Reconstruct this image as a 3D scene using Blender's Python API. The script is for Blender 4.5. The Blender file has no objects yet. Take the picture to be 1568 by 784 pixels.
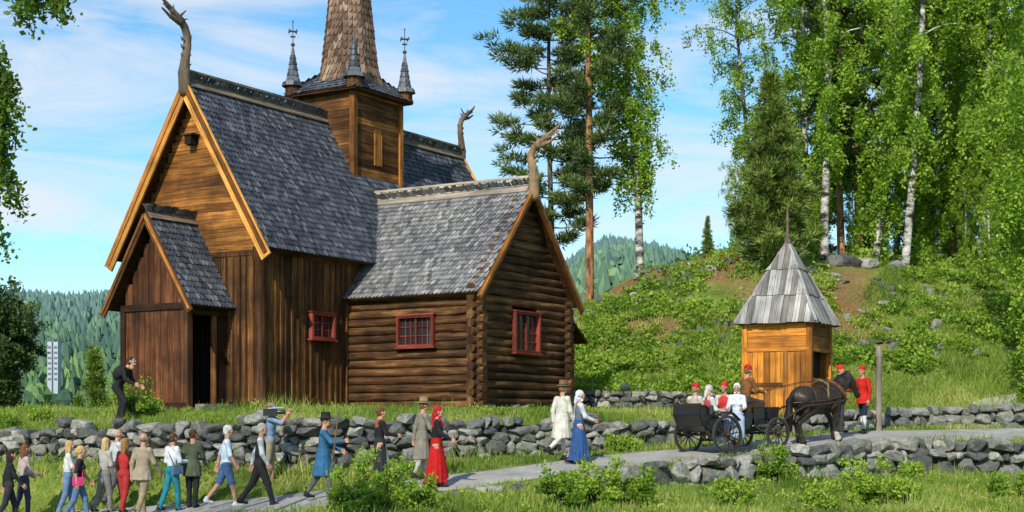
import bpy, bmesh, math, random, time
import numpy as np
from mathutils import Vector, Matrix
T0=time.time()
rng=np.random.default_rng(7); random.seed(7)
F=2355.0; HZ=660.0
A=np.array
sc=bpy.context.scene
rad=math.radians
def U(a,b): return rng.uniform(a,b)
# ---------------------------------------------------------------- materials
def mk(name,col=(.5,.5,.5),rough=.8,spec=.3):
    m=bpy.data.materials.new(name); m.use_nodes=True; nt=m.node_tree; b=nt.nodes['Principled BSDF']
    b.inputs['Base Color'].default_value=(*col,1); b.inputs['Roughness'].default_value=rough
    b.inputs['Specular IOR Level'].default_value=spec
    return m,nt,b
def L(nt,a,b): nt.links.new(a,b)
def ramp(nt,fac,stops,interp='LINEAR'):
    r=nt.nodes.new('ShaderNodeValToRGB'); r.color_ramp.interpolation=interp
    e=r.color_ramp.elements
    while len(e)<len(stops): e.new(.5)
    for i,(p,c) in enumerate(stops):
        e[i].position=p; e[i].color=(*c,1) if len(c)==3 else c
    L(nt,fac,r.inputs[0]); return r.outputs[0]
def math_(nt,op,a,b=None):
    n=nt.nodes.new('ShaderNodeMath'); n.operation=op
    for i,v in enumerate((a,b)):
        if v is None: continue
        if isinstance(v,(int,float)): n.inputs[i].default_value=v
        else: L(nt,v,n.inputs[i])
    return n.outputs[0]
def mixc(nt,fac,a,b,bt='MIX'):
    n=nt.nodes.new('ShaderNodeMix'); n.data_type='RGBA'; n.blend_type=bt
    for i,v in ((0,fac),(6,a),(7,b)):
        if isinstance(v,(int,float)): n.inputs[i].default_value=v
        elif isinstance(v,tuple): n.inputs[i].default_value=(*v,1)
        else: L(nt,v,n.inputs[i])
    return n.outputs[2]
def noise(nt,vec,scale,detail=4,rough=.6,dist=0):
    n=nt.nodes.new('ShaderNodeTexNoise'); n.inputs['Scale'].default_value=scale; n.inputs['Detail'].default_value=detail
    n.inputs['Roughness'].default_value=rough; n.inputs['Distortion'].default_value=dist
    if vec is not None: L(nt,vec,n.inputs['Vector'])
    return n.outputs[0]
def bump(nt,b,h,s=.5,d=.02):
    n=nt.nodes.new('ShaderNodeBump'); n.inputs['Strength'].default_value=s; n.inputs['Distance'].default_value=d
    L(nt,h,n.inputs['Height']); L(nt,n.outputs[0],b.inputs['Normal'])
def attr(nt,name):
    n=nt.nodes.new('ShaderNodeAttribute'); n.attribute_name=name; return n.outputs['Fac']
def objco(nt):
    return nt.nodes.new('ShaderNodeTexCoord').outputs['Object']
def uvvec(nt,su,sv):
    uv=nt.nodes.new('ShaderNodeTexCoord').outputs['UV']; s=nt.nodes.new('ShaderNodeSeparateXYZ'); L(nt,uv,s.inputs[0])
    r=attr(nt,'rnd'); c=nt.nodes.new('ShaderNodeCombineXYZ')
    L(nt,math_(nt,'ADD',math_(nt,'MULTIPLY',s.outputs[0],su),math_(nt,'MULTIPLY',r,53.)),c.inputs[0])
    L(nt,math_(nt,'MULTIPLY',s.outputs[1],sv),c.inputs[1]); L(nt,math_(nt,'MULTIPLY',r,17.),c.inputs[2])
    return c.outputs[0],r
def wood(name,c0,c1,c2,su=.9,sv=16,rough=.75,stain=.6):
    m,nt,b=mk(name,rough=rough,spec=.25)
    v,r=uvvec(nt,su,sv)
    n1=noise(nt,v,1.0,6,.65,.3)
    col=ramp(nt,n1,[(.28,c0),(.5,c1),(.75,c2)])
    st=noise(nt,objco(nt),.9,5,.65)
    stc=ramp(nt,st,[(.35,(1-stain,1-stain,1-stain)),(.65,(1.35,1.28,1.15))])
    col=mixc(nt,1.0,col,stc,'MULTIPLY')
    rc=ramp(nt,r,[(0,(.5,.46,.43)),(1,(1.5,1.5,1.5))])
    col=mixc(nt,1.0,col,rc,'MULTIPLY')
    L(nt,col,b.inputs['Base Color'])
    bump(nt,b,n1,.7,.025)
    return m
M={}
M['tar']=wood('tarred_boards',(.016,.007,.003),(.098,.042,.012),(.27,.125,.034),stain=.65)
M['tar_dark']=wood('tarred_boards_dark',(.012,.006,.004),(.05,.021,.008),(.11,.05,.017))
M['tar_gold']=wood('tarred_boards_gold',(.05,.018,.005),(.25,.10,.021),(.48,.235,.056),stain=.5)
M['red_board']=wood('porch_boards',(.018,.007,.004),(.092,.033,.013),(.21,.085,.032),stain=.6)
M['log']=wood('tarred_logs',(.013,.007,.004),(.082,.038,.014),(.25,.13,.052),sv=9,stain=.62)
M['barge']=wood('barge_board_wood',(.18,.07,.014),(.48,.23,.048),(.64,.35,.10),stain=.4)
M['grey_wood']=wood('weathered_wood',(.16,.14,.12),(.34,.31,.275),(.5,.46,.42),stain=.3)
M['roofboard']=wood('weathered_roof_boards',(.11,.11,.115),(.25,.25,.26),(.40,.40,.405),stain=.4)
M['dragon']=wood('carved_wood',(.04,.032,.025),(.11,.085,.065),(.22,.18,.14),stain=.3)
M['dragon_light']=wood('carved_wood_light',(.09,.06,.035),(.24,.17,.10),(.36,.27,.18),stain=.3)
M['orange_wood']=wood('oiled_pine_boards',(.18,.06,.008),(.43,.165,.022),(.60,.27,.05),stain=.4)
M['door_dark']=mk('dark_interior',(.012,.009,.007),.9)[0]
def shingle_mat(name,c0,c1,c2):
    m,nt,b=mk(name,rough=.7,spec=.35); r=attr(nt,'rnd')
    v,_=uvvec(nt,14,3); n1=noise(nt,v,1.2,4,.6)
    col=ramp(nt,r,[(0,c0),(.5,c1),(1,c2)])
    col=mixc(nt,1.,col,ramp(nt,n1,[(.3,(.6,.6,.6)),(.7,(1.25,1.25,1.25))]),'MULTIPLY')
    st=noise(nt,objco(nt),.6,5,.65)
    col=mixc(nt,1.,col,ramp(nt,st,[(.35,(.68,.68,.70)),(.65,(1.18,1.15,1.1))]),'MULTIPLY')
    L(nt,col,b.inputs['Base Color']); bump(nt,b,n1,.4,.01); return m
M['sh_grey']=shingle_mat('roof_shingles_shaded',(.032,.038,.052),(.075,.086,.112),(.18,.19,.22))  # darkened and blued: the nave slope's weak grazing light put into the colour
M['sh_light']=shingle_mat('roof_shingles_sunlit',(.09,.09,.095),(.20,.20,.205),(.35,.345,.34))  # paler copy for the transept roof, its full sun put into the colour
M['sh_brown']=shingle_mat('spire_shingles',(.085,.045,.028),(.20,.12,.075),(.34,.25,.18))
def stone_mat(name,mul=1):
    m,nt,b=mk(name,rough=.9,spec=.2); r=attr(nt,'rnd'); o=objco(nt)
    n1=noise(nt,o,9,6,.7); n2=noise(nt,o,2.3,3)
    col=ramp(nt,r,[(0,(.08*mul,.083*mul,.085*mul)),(.5,(.20*mul,.197*mul,.185*mul)),(1,(.38*mul,.365*mul,.33*mul))])
    col=mixc(nt,1.,col,ramp(nt,n1,[(.3,(.45,.45,.47)),(.7,(1.4,1.4,1.35))]),'MULTIPLY')
    col=mixc(nt,ramp(nt,n2,[(.52,(0,0,0)),(.7,(.55,.55,.55))]),col,(.11,.13,.04))
    L(nt,col,b.inputs['Base Color']); bump(nt,b,n1,.9,.05); return m
M['stone']=stone_mat('drystone')
M['core']=mk('wall_core',(.03,.028,.024),.95)[0]
def leaf_mat(name,c0,c1,c2,tr=.35):
    m,nt,b=mk(name,rough=.5,spec=.3); r=attr(nt,'rnd')
    col=ramp(nt,r,[(0,c0),(.5,c1),(1,c2)])
    L(nt,col,b.inputs['Base Color'])
    t=nt.nodes.new('ShaderNodeBsdfTranslucent'); L(nt,mixc(nt,1.,col,(1.35,1.4,.6),'MULTIPLY'),t.inputs[0])
    mx=nt.nodes.new('ShaderNodeMixShader'); mx.inputs[0].default_value=tr
    L(nt,b.outputs[0],mx.inputs[1]); L(nt,t.outputs[0],mx.inputs[2]); L(nt,mx.outputs[0],nt.nodes['Material Output'].inputs[0])
    return m
M['birch_leaf']=leaf_mat('birch_leaves',(.09,.165,.018),(.23,.38,.035),(.42,.55,.08),.42)
M['pine_leaf']=leaf_mat('pine_needles',(.035,.065,.022),(.10,.155,.045),(.21,.27,.09),.25)
M['ypine_leaf']=leaf_mat('young_pine_needles',(.05,.09,.02),(.15,.22,.04),(.29,.35,.08),.25)
M['bush_leaf']=leaf_mat('shrub_leaves',(.07,.14,.018),(.18,.30,.03),(.35,.47,.06),.38)
M['weed_leaf']=leaf_mat('weed_leaves',(.08,.14,.02),(.23,.33,.035),(.47,.49,.10),.35)
M['dark_leaf']=leaf_mat('maple_leaves',(.03,.055,.02),(.06,.11,.03),(.12,.20,.05),.3)
M['hang_leaf']=leaf_mat('hanging_birch_leaves_shaded',(.04,.08,.015),(.10,.19,.024),(.21,.33,.04),.45)  # darker birch leaf green, backlit shade put into the colour
M['spruce_leaf']=leaf_mat('spruce_needles',(.05,.09,.015),(.15,.24,.035),(.28,.37,.07),.2)
M['grass']=leaf_mat('grass_blades',(.08,.15,.018),(.22,.32,.042),(.50,.48,.16),.38)
def bark(name,c0,c1,c2,su,sv,lo=.35,hi=.6):
    m,nt,b=mk(name,rough=.9,spec=.15); v,r=uvvec(nt,su,sv); n1=noise(nt,v,1.,5,.65)
    L(nt,ramp(nt,n1,[(lo,c0),((lo+hi)/2,c1),(hi,c2)]),b.inputs['Base Color']); bump(nt,b,n1,.6,.03); return m
M['birch_bark']=bark('birch_bark',(.03,.028,.025),(.28,.26,.23),(.58,.56,.52),3.5,2.2,.42,.6)
M['pine_bark']=bark('pine_bark',(.06,.035,.022),(.25,.12,.055),(.40,.21,.10),2,7)
M['dark_bark']=bark('old_bark',(.025,.02,.016),(.09,.07,.055),(.17,.14,.11),2,7)
C={}
def cloth(col,rough=.85,var=.35):
    k=(tuple(col),rough)
    if k in C: return C[k]
    m,nt,b=mk('cloth_%d'%len(C),col,rough,.2); o=objco(nt); n1=noise(nt,o,7,4,.6)
    L(nt,mixc(nt,1.,tuple(col),ramp(nt,n1,[(.3,(1-var,)*3),(.7,(1+var*.5,)*3)]),'MULTIPLY'),b.inputs['Base Color'])
    bump(nt,b,n1,.6,.03); C[k]=m; return m
M['skin']=cloth((.48,.26,.17),.6,.15); M['lips']=cloth((.35,.09,.07),.5,.1); M['eye']=cloth((.03,.025,.02),.3,.1)
M['paint_black']=mk('black_carriage_lacquer',(.015,.014,.013),.3,.5)[0]
M['leather']=mk('leather',(.06,.028,.012),.45,.4)[0]
M['wheelwood']=mk('wheel_paint',(.035,.022,.015),.5,.4)[0]
M['iron']=mk('iron',(.05,.05,.05),.45,.4)[0]
M['redpaint']=wood('red_window_paint',(.11,.022,.014),(.22,.04,.027),(.31,.075,.05),stain=.4)
M['glass']=mk('window_glass',(.02,.024,.028),.08,.6)[0]
# ---------------------------------------------------------------- mesh builder
class MB:
    def __init__(s): s.v=[];s.g=[];s.n=0;s.mats=[];s.mi={}
    def slot(s,m):
        if m.name not in s.mi: s.mi[m.name]=len(s.mats); s.mats.append(m)
        return s.mi[m.name]
    def add(s,v,f,mat,rnd=None,uv=None,smooth=False):
        v=np.asarray(v,dtype=np.float32).reshape(-1,3); 
        if not isinstance(f,list) or (len(f) and not isinstance(f[0],np.ndarray)): f=[np.asarray(f)]
        for k,ff in enumerate(f):
            ff=np.asarray(ff,dtype=np.int64)
            if ff.size==0: continue
            m=len(ff)
            if isinstance(mat,np.ndarray): mm=mat
            else: mm=np.full(m,s.slot(mat))
            r=rnd[k] if isinstance(rnd,list) else rnd
            if r is None: r=rng.random()
            r=np.broadcast_to(np.asarray(r,dtype=np.float32),(m,))
            u=None
            if uv is not None: u=uv[k] if isinstance(uv,list) else uv
            s.g.append((ff+s.n,mm,r,u,smooth))
        s.v.append(v); s.n+=len(v)
    def obj(s,name,parent=None,loc=None,rot=None,link=True):
        me=bpy.data.meshes.new(name)
        v=np.concatenate(s.v) if s.v else np.zeros((0,3),np.float32)
        me.vertices.add(len(v)); me.vertices.foreach_set('co',v.ravel())
        lv=np.concatenate([g[0].ravel() for g in s.g]); tot=np.concatenate([np.full(len(g[0]),g[0].shape[1]) for g in s.g])
        st=np.concatenate([[0],np.cumsum(tot)[:-1]])
        me.loops.add(len(lv)); me.loops.foreach_set('vertex_index',lv.astype(np.int32))
        me.polygons.add(len(tot)); me.polygons.foreach_set('loop_start',st.astype(np.int32))
        for m in s.mats: me.materials.append(m)
        me.polygons.foreach_set('material_index',np.concatenate([g[1] for g in s.g]).astype(np.int32))
        me.polygons.foreach_set('use_smooth',np.concatenate([np.full(len(g[0]),g[4]) for g in s.g]))
        uvl=me.uv_layers.new(name='UVMap')
        uv=np.concatenate([(np.asarray(g[3],dtype=np.float32).reshape(-1,2) if g[3] is not None else v[(g[0]).ravel()][:,[2,0]]) for g in s.g])
        uvl.data.foreach_set('uv',uv.ravel().astype(np.float32))
        at=me.attributes.new('rnd','FLOAT','FACE'); at.data.foreach_set('value',np.concatenate([g[2] for g in s.g]).astype(np.float32))
        me.update(calc_edges=True)
        if not link: return me
        o=bpy.data.objects.new(name,me); sc.collection.objects.link(o)
        if loc is not None: o.location=loc
        if rot is not None: o.rotation_euler=rot
        if parent: o.parent=parent
        return o
def inst(name,me,loc,rot=(0,0,0),s=1):
    o=bpy.data.objects.new(name,me); sc.collection.objects.link(o); o.location=loc; o.rotation_euler=rot
    o.scale=(s,s,s) if not isinstance(s,tuple) else s; return o
def empty(name,loc,rz=0,rx=0):
    o=bpy.data.objects.new(name,None); sc.collection.objects.link(o); o.location=loc; o.rotation_euler=(rx,0,rz); o.empty_display_size=.3; return o
BF=A([[1,3,7,5],[0,4,6,2],[2,6,7,3],[0,1,5,4],[4,5,7,6],[0,2,3,1]])
SG=A([[(i&1)*2-1,((i>>1)&1)*2-1,((i>>2)&1)*2-1] for i in range(8)],float)
def box(mb,c,a,b,cc,mat,rnd=None):
    c=A(c,float);a=A(a,float);b=A(b,float);cc=A(cc,float)
    v=c+SG[:,[0]]*a+SG[:,[1]]*b+SG[:,[2]]*cc
    la=SG[:,0]*np.linalg.norm(a);lb=SG[:,1]*np.linalg.norm(b);lc=SG[:,2]*np.linalg.norm(cc)
    uv=np.zeros((6,4,2))
    for i,(p,q) in enumerate(((lb,lc),(lb,lc),(la,lc),(la,lc),(la,lb),(la,lb))):
        uv[i,:,0]=p[BF[i]];uv[i,:,1]=q[BF[i]]+i*.37
    mb.add(v,BF,mat,rnd,uv)
def bx(mb,x0,x1,y0,y1,z0,z1,mat,rnd=None):
    h=[(x1-x0)/2,(y1-y0)/2,(z1-z0)/2]; c=[(x0+x1)/2,(y0+y1)/2,(z0+z1)/2]
    ax=int(np.argmax(np.abs(h))); E=np.eye(3); o=[ax,(ax+1)%3,(ax+2)%3]
    box(mb,c,E[o[0]]*h[o[0]],E[o[1]]*h[o[1]],E[o[2]]*h[o[2]],mat,rnd)
def unit(v): v=A(v,float); return v/(np.linalg.norm(v)+1e-9)
def beam(mb,p,q,w,h,mat,up=(0,0,1),rnd=None):
    p=A(p,float);q=A(q,float);d=q-p;a=unit(d);s=unit(np.cross(a,up));u=np.cross(s,a)
    box(mb,(p+q)/2,d/2,s*w/2,u*h/2,mat,rnd)
def tube(mb,pts,rs,mat,n=8,rnd=None,smooth=True,cap=True,sq=1):
    pts=A(pts,float); rs=np.broadcast_to(A(rs,float),(len(pts),))
    tg=np.gradient(pts,axis=0); V=[];ref=A([0.13,.9,.2]) 
    if abs(np.dot(unit(pts[-1]-pts[0]),unit(ref)))>.8: ref=A([1,.1,.1])
    th=np.linspace(0,2*np.pi,n,endpoint=False); ln=np.concatenate([[0],np.cumsum(np.linalg.norm(np.diff(pts,axis=0),axis=1))])
    for p,t,r in zip(pts,tg,rs):
        t=unit(t); s=unit(np.cross(t,ref)); u=np.cross(s,t)
        V.append(p+r*(np.cos(th)[:,None]*s+np.sin(th)[:,None]*u*sq))
    V=np.concatenate(V); m=len(pts); i=np.arange(m-1)[:,None]*n; j=np.arange(n)[None]; j2=(j+1)%n
    f=np.stack([i+j,i+j2,i+n+j2,i+n+j],-1).reshape(-1,4)
    uv=np.zeros((m-1,n,4,2)); av=np.arange(n)/n*2*np.pi*rs.mean(); da=2*np.pi*rs.mean()/n
    uv[:,:,0,0]=uv[:,:,1,0]=ln[:-1,None]; uv[:,:,2,0]=uv[:,:,3,0]=ln[1:,None]
    uv[:,:,0,1]=uv[:,:,3,1]=av; uv[:,:,1,1]=uv[:,:,2,1]=av+da
    mb.add(V,f,mat,rnd,uv.reshape(-1,4,2),smooth)
    if cap and rs[-1]>.004:
        mb.add(V[-n:],A([list(range(n))]),mat,rnd); mb.add(V[:n],A([list(range(n))[::-1]]),mat,rnd)
def lathe(mb,c,prof,mat,n=16,rnd=None,rot=0,smooth=True):
    th=np.linspace(0,2*np.pi,n,endpoint=False)+rot; V=[]
    for r,z in prof: V.append(np.stack([c[0]+r*np.cos(th),c[1]+r*np.sin(th),np.full(n,c[2]+z)],-1))
    V=np.concatenate(V); m=len(prof); i=np.arange(m-1)[:,None]*n; j=np.arange(n)[None]; j2=(j+1)%n
    mb.add(V,np.stack([i+j,i+j2,i+n+j2,i+n+j],-1).reshape(-1,4),mat,rnd,None,smooth)
def shingles(mb,tl,tr,bl,br,mat,sw=.14,ex=.19,th=.022,lift=.0):
    tl,tr,bl,br=[A(q,float) for q in (tl,tr,bl,br)]
    V=unit((bl+br)/2-(tl+tr)/2); Ud=unit(br-bl); Nn=np.cross(Ud,V)
    if Nn[2]<0: Nn=-Nn
    Ln=np.linalg.norm((bl+br)/2-(tl+tr)/2); nr=max(2,int(Ln/ex)); ex=Ln/nr
    O=[];W=[]
    for j in range(nr+1):
        t=j/nr-.0; a=tl+(bl-tl)*t; b_=tr+(br-tr)*t; w=np.linalg.norm(b_-a); n=int(round(w/sw))
        if n<1: continue
        k=(np.arange(n)+.5+(.5 if j%2 else 0)*(1 if w>3 else 0))/n; k=k[k<1]
        O.append(a+(b_-a)*k[:,None]); W.append(np.full(len(k),w/n))
    O=np.concatenate(O);W=np.concatenate(W);n=len(O)
    l=ex*1.55*(1+rng.normal(0,.06,n)); W=W*(.9+rng.random(n)*.07); tilt=.034+rng.random(n)*.024
    T=A([[-.5,-1],[.5,-1],[.5,-.3],[.2,0],[-.2,0],[-.5,-.3]])
    rot=rng.normal(0,.03,n)
    vv=np.zeros((n,10,3))
    for i,(a,b_) in enumerate(T):
        sx=a*W; sy=b_*l+ex*.05; sx2=sx+sy*rot
        h=lift+tilt*(1+b_)+.004
        vv[:,i]=O+sx2[:,None]*Ud+sy[:,None]*V+h[:,None]*Nn
    for i,s_ in enumerate((2,3,4,5)): vv[:,6+i]=vv[:,s_]-Nn*th
    base=(np.arange(n)*10)[:,None]
    hexf=base+A([[0,1,2,3,4,5]]); q=np.concatenate([base+A([[2,6,7,3]]),base+A([[3,7,8,4]]),base+A([[4,8,9,5]])])
    r=np.clip(rng.normal(.48,.27,n),0,1)
    uvh=np.broadcast_to(T[None]*A([.14,.3]),(n,6,2))
    mb.add(vv.reshape(-1,3),[hexf,q],mat,[r,np.tile(r*.6,3)],[uvh,np.zeros((3*n,4,2))])
# ---------------------------------------------------------------- noise + terrain
_k=[(U(0,6.28),U(0,6.28),U(.6,1.8)) for _ in range(9)]
def nz(x,y,s):
    r=0
    for i,(a,p,f) in enumerate(_k): r=r+np.sin((x*math.cos(a)+y*math.sin(a))*f/s+p+i+1.3*np.sin((y*math.cos(a)-x*math.sin(a))*f*.7/s+p*2))
    return r/4.
def sm(t): t=np.clip(t,0,1); return t*t*(3-2*t)
def Yw(x): return np.interp(x,[-40,-20,-13.1,-8.5,-4.4,.27,4.6,10.4,15.3,40],[43,41,39.5,37.7,36.6,39,41.3,45,46,50])
def Zt(x): return np.interp(x,[-40,-20,-13.1,-8.5,-4.4,.27,4.6,10.4,15.3,40],[-.2,-.1,0,.14,.23,.22,.25,.55,.74,1.0])
def Zb(x): return np.interp(x,[-40,-20,-13.1,-8.5,-4.4,.27,4.6,10.4,15.3,40],[-1.5,-1.2,-.75,-.8,-.95,-.66,-.5,-.1,.05,.3])
_xp=A([-30,-12,-9.94,-6.43,-3.93,-1.72,1.35,4.4,7.9,9.6,14.3,40.])
_xf=np.linspace(-30,40,281)
def _smooth(v):
    f=np.interp(_xf,_xp,v); k=np.hanning(13);k/=k.sum(); return np.convolve(np.pad(f,6,mode='edge'),k,'valid')
_yf=_smooth([38,36,35.3,34.0,33.0,34,36.4,37.8,40.2,41.6,43,46]); _zf=_smooth([-3,-2.15,-2.0,-1.72,-1.43,-1.18,-.82,-.56,-.27,-.12,-.06,.2])
def Yp(x): return np.interp(x,_xf,_yf)
def Zp(x): return np.interp(x,_xf,_zf)
def Y0(x): return np.interp(x,[-10,0,2,6,10,14,20],[57,52,50.5,50.5,50,51,52])
SKX=[-1600,-600,0,90,180,400,700,860,930,1000,1060,1200,1568,2200,3000]
SKY=[470,430,447,453,448,435,415,400,358,362,374,372,380,400,440]
def gz(x,y,ground=False):
    x=np.asarray(x,float);y=np.asarray(y,float)
    yw,zt,zb,yp,zp=Yw(x),Zt(x),Zb(x),Yp(x),Zp(x)
    d=y-yp; z=zp+.11*np.clip(d,-1.5,1.5)
    drop=np.interp(x,[-2,1,4,8,14,30],[0,.2,.5,.8,.95,.95]); e=np.maximum(-(d+1.5),0)
    low=z-drop*sm(e/.25)-.06*e; z=np.where(d<-1.5,np.maximum(low,np.minimum(z,-2.3)),z)
    t=(d-1.5)/np.maximum(yw-.15-yp-1.5,.3); z=np.where(d>1.5,z+(zb-z)*sm(t),z)
    z=z+(zt-.05-zb)*sm((y-yw+.02)/.3)*(y>yw-.02)
    z=z+(.6-zt)*sm((y-yw-.4)/3.2)
    hc=np.interp(x,[-60,-20,-8,0,2.7,5.5,9.6,13,20,30,60],[-6,-3.5,-1,1.5,5.1,6.6,7.2,7.0,6.5,6.4,5])
    y0=Y0(x); th=np.clip((y-y0)/(62.5-y0),0,1); pr=.5*th+.5*sm(th)
    mask=sm((x-1)/1)*sm((9-x)/2)
    z=z+(hc-z)*pr*(y>y0)+.6*mask*sm((y-50.4)/.3)*(1-pr)
    bm=sm((y-50)/3)*sm((x-1)/2)*sm((90-y)/20); z=z+bm*(nz(x,y,2.6)*.18+nz(x+9,y,.9)*.08)
    z=z+nz(x,y,.8)*.015*(y<50)*(np.abs(d)>1.2)
    y1=np.interp(x,[-10,3,8],[64,68,115]); z=z+(-30-z)*sm((y-y1)/240)
    yy=np.maximum(y,60); u=784+F*x/yy; r=np.sqrt(x*x+yy*yy)
    Eh=(HZ-np.interp(u,SKX,SKY)-32)*1500/F
    h=(Eh+30)*(sm((r-330)/1200))**.8+(nz(x,y,130)*7+nz(x,y,50)*2)*sm((r-400)/500)*sm((1900-r)/600)
    z=z+np.where(y>60,h,0)-np.where(r>1600,(r-1600)*.12,0)*(y>60)
    if ground: z=z-.05*(np.abs(d)<1.15)
    return z
def grow(start,step,lim,g):
    o=[];v=start
    while abs(v)<lim: step*=g; v+=step; o.append(v)
    return o
xs=A(sorted([-q for q in grow(20,.3,3200,1.1)]+list(np.arange(-20,24.01,.28))+grow(24,.3,3200,1.1)))
ys=A(sorted([-q for q in grow(0,3,200,1.4)]+list(np.linspace(0,26,12))+list(np.arange(26.2,66,.28))+grow(66,.35,3600,1.055)))
X,Y=np.meshgrid(xs,ys,indexing='ij'); Z=gz(X,Y,True)
nx,ny=X.shape; idx=np.arange(nx*ny).reshape(nx,ny)
gf=np.stack([idx[:-1,:-1],idx[1:,:-1],idx[1:,1:],idx[:-1,1:]],-1).reshape(-1,4)
def bare(x,y):
    return sm((y-54.6)/2)*sm((x-2.5)/2)*sm((15.5-x)/3)*sm((66-y)/3)*sm((nz(x*.8,y,1.5)+.45)/.6)
m,nt,b=mk('meadow_ground',rough=.95,spec=.1); o=objco(nt)
n1=noise(nt,o,.9,8,.7); n2=noise(nt,o,14,5,.7)
col=ramp(nt,n1,[(.3,(.08,.12,.02)),(.5,(.15,.20,.035)),(.7,(.27,.26,.08))])
soil=ramp(nt,noise(nt,o,.8,6,.7),[(.33,(.1,.1,.1)),(.53,(1,1,1))])
col=mixc(nt,math_(nt,'MULTIPLY',soil,attr(nt,'hill')),col,ramp(nt,n2,[(.3,(.12,.055,.028)),(.7,(.32,.17,.09))]))
col=mixc(nt,1.,col,ramp(nt,n2,[(.3,(.55,.55,.55)),(.7,(1.3,1.3,1.3))]),'MULTIPLY')
col=mixc(nt,attr(nt,'far'),col,(.045,.085,.04))
L(nt,col,b.inputs['Base Color']); bump(nt,b,n2,.6,.05)
mb=MB(); mb.add(np.stack([X,Y,Z],-1).reshape(-1,3),gf,m,0.5,smooth=True); go=mb.obj('ground')
for nm,val in (('hill',bare(X,Y)),('far',sm((Y-90)/120))):
    at=go.data.attributes.new(nm,'FLOAT','POINT'); at.data.foreach_set('value',val.ravel().astype(np.float32))
m,nt,b=mk('gravel_path',rough=.95,spec=.15); o=objco(nt); n1=noise(nt,o,1.2,6,.7); n2=noise(nt,o,45,4,.8)
col=ramp(nt,n1,[(.3,(.26,.245,.22)),(.7,(.46,.44,.41))]); col=mixc(nt,1.,col,ramp(nt,n2,[(.3,(.6,.6,.6)),(.7,(1.3,1.3,1.3))]),'MULTIPLY')
L(nt,col,b.inputs['Base Color']); bump(nt,b,n2,.7,.02)
px_=np.arange(-28,36,.15); W=np.linspace(-1,1,13)
PX=np.repeat(px_[:,None],13,1); wl=1.32+.16*nz(px_,px_*0,.7); PY=Yp(px_)[:,None]+W[None]*wl[:,None]
PZ=gz(PX,PY)+.012-.05*(np.abs(W)>.95)[None]
idx=np.arange(PX.size).reshape(PX.shape); pf=np.stack([idx[:-1,:-1],idx[1:,:-1],idx[1:,1:],idx[:-1,1:]],-1).reshape(-1,4)
mb=MB(); mb.add(np.stack([PX,PY,PZ],-1).reshape(-1,3),pf,m,.5,smooth=True); mb.obj('gravel_path')
tx=np.linspace(12.6,22,40); ty=np.interp(tx,[12.6,16,22],[50.2,52.3,54.5]); TX=np.repeat(tx[:,None],5,1); TY=ty[:,None]+np.linspace(-.45,.45,5)[None]
idx=np.arange(TX.size).reshape(TX.shape); mb=MB(); mb.add(np.stack([TX,TY,gz(TX,TY)+.05],-1).reshape(-1,3),np.stack([idx[:-1,:-1],idx[1:,:-1],idx[1:,1:],idx[:-1,1:]],-1).reshape(-1,4),m,.5); mb.obj('footpath')
# ---------------------------------------------------------------- stones
bm=bmesh.new(); bmesh.ops.create_icosphere(bm,subdivisions=3,radius=1); bm.verts.ensure_lookup_table()
IV=A([v.co[:] for v in bm.verts]); IF=A([[v.index for v in f.verts] for f in bm.faces]); bm.free()
STN=[]
for k in range(12):
    p=np.sign(IV)*np.abs(IV)**.6; p/=np.abs(p).max(1,keepdims=True)**.3
    for _ in range(8):
        n=unit(rng.normal(size=3)); d_=U(.62,.95); q=p@n; p=p-np.maximum(q-d_,0)[:,None]*n
    q=p*1.0; p=q+.06*np.stack([nz(q[:,0]+k,q[:,1]+q[:,2],.35),nz(q[:,1]+k,q[:,2]+q[:,0],.35),nz(q[:,2]+k,q[:,0]-q[:,1],.35)],-1)
    STN.append(p)
def stone(mb,c,s,yaw=0,mat=None,tl=.14):
    p=STN[rng.integers(12)]*A(s); fl=rng.integers(0,2,3)*2-1; p=p*fl
    r=rng.normal(0,tl); 
    R=A(Matrix.Rotation(yaw,3,'Z')@Matrix.Rotation(r,3,'Y')); f=IF if fl.prod()>0 else IF[:,::-1]
    mb.add(p@R.T+A(c),f,mat or M['stone'],rng.random(),None,False)
def stonewall(name,curve,zb,zt,hs=(.17,.3),dep=.24,back=.25,parent=None,rough=1):
    curve=A(curve,float); sg=np.linalg.norm(np.diff(curve,axis=0),axis=1); cl=np.concatenate([[0],np.cumsum(sg)]); mb=MB(); tot=cl[-1]
    def at(s): return np.interp(s,cl,curve[:,0]),np.interp(s,cl,curve[:,1])
    lev=-.05
    while True:
        s=U(-.2,0); hcr=U(*hs)
        anyl=False
        while s<tot:
            w=U(.16,.66)*(hcr/.24)**.5; x,y=at(min(s+w/2,tot)); x2,y2=at(min(s+w/2+.1,tot+.1)); x1,y1=at(max(s+w/2-.1,0)); yaw=math.atan2(y2-y1,x2-x1)
            b0,t0=zb(x),zt(x); h=hcr*U(.8,1.2); zc=b0+lev+h/2
            if b0+lev+h*.5<t0+U(-.06,.1):
                anyl=True
                stone(mb,(x+math.sin(yaw)*U(-.06,.06),y-math.cos(yaw)*U(-.06,.07),zc+U(-.04,.04)),(w*.53,dep*U(.85,1.1),h*.58),yaw+U(-.1,.1))
            s+=w*.98
        lev+=hcr*.93
        if not anyl or lev>4: break
    k=np.linspace(0,tot,60)
    for i in range(59):
        x,y=at(k[i]);x2,y2=at(k[i+1]); n=unit([-(y2-y),x2-x,0]); t=min(zt(x),zt(x2)); bb=min(zb(x),zb(x2))-.2
        if t-bb<.15: continue
        p=A([x,y,(t-.12+bb)/2])+n*.06; q=A([x2,y2,(t-.12+bb)/2])+n*.06
        beam(mb,p,q,.2,t-.12-bb,M['core'])
    return mb.obj(name,parent)
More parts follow.
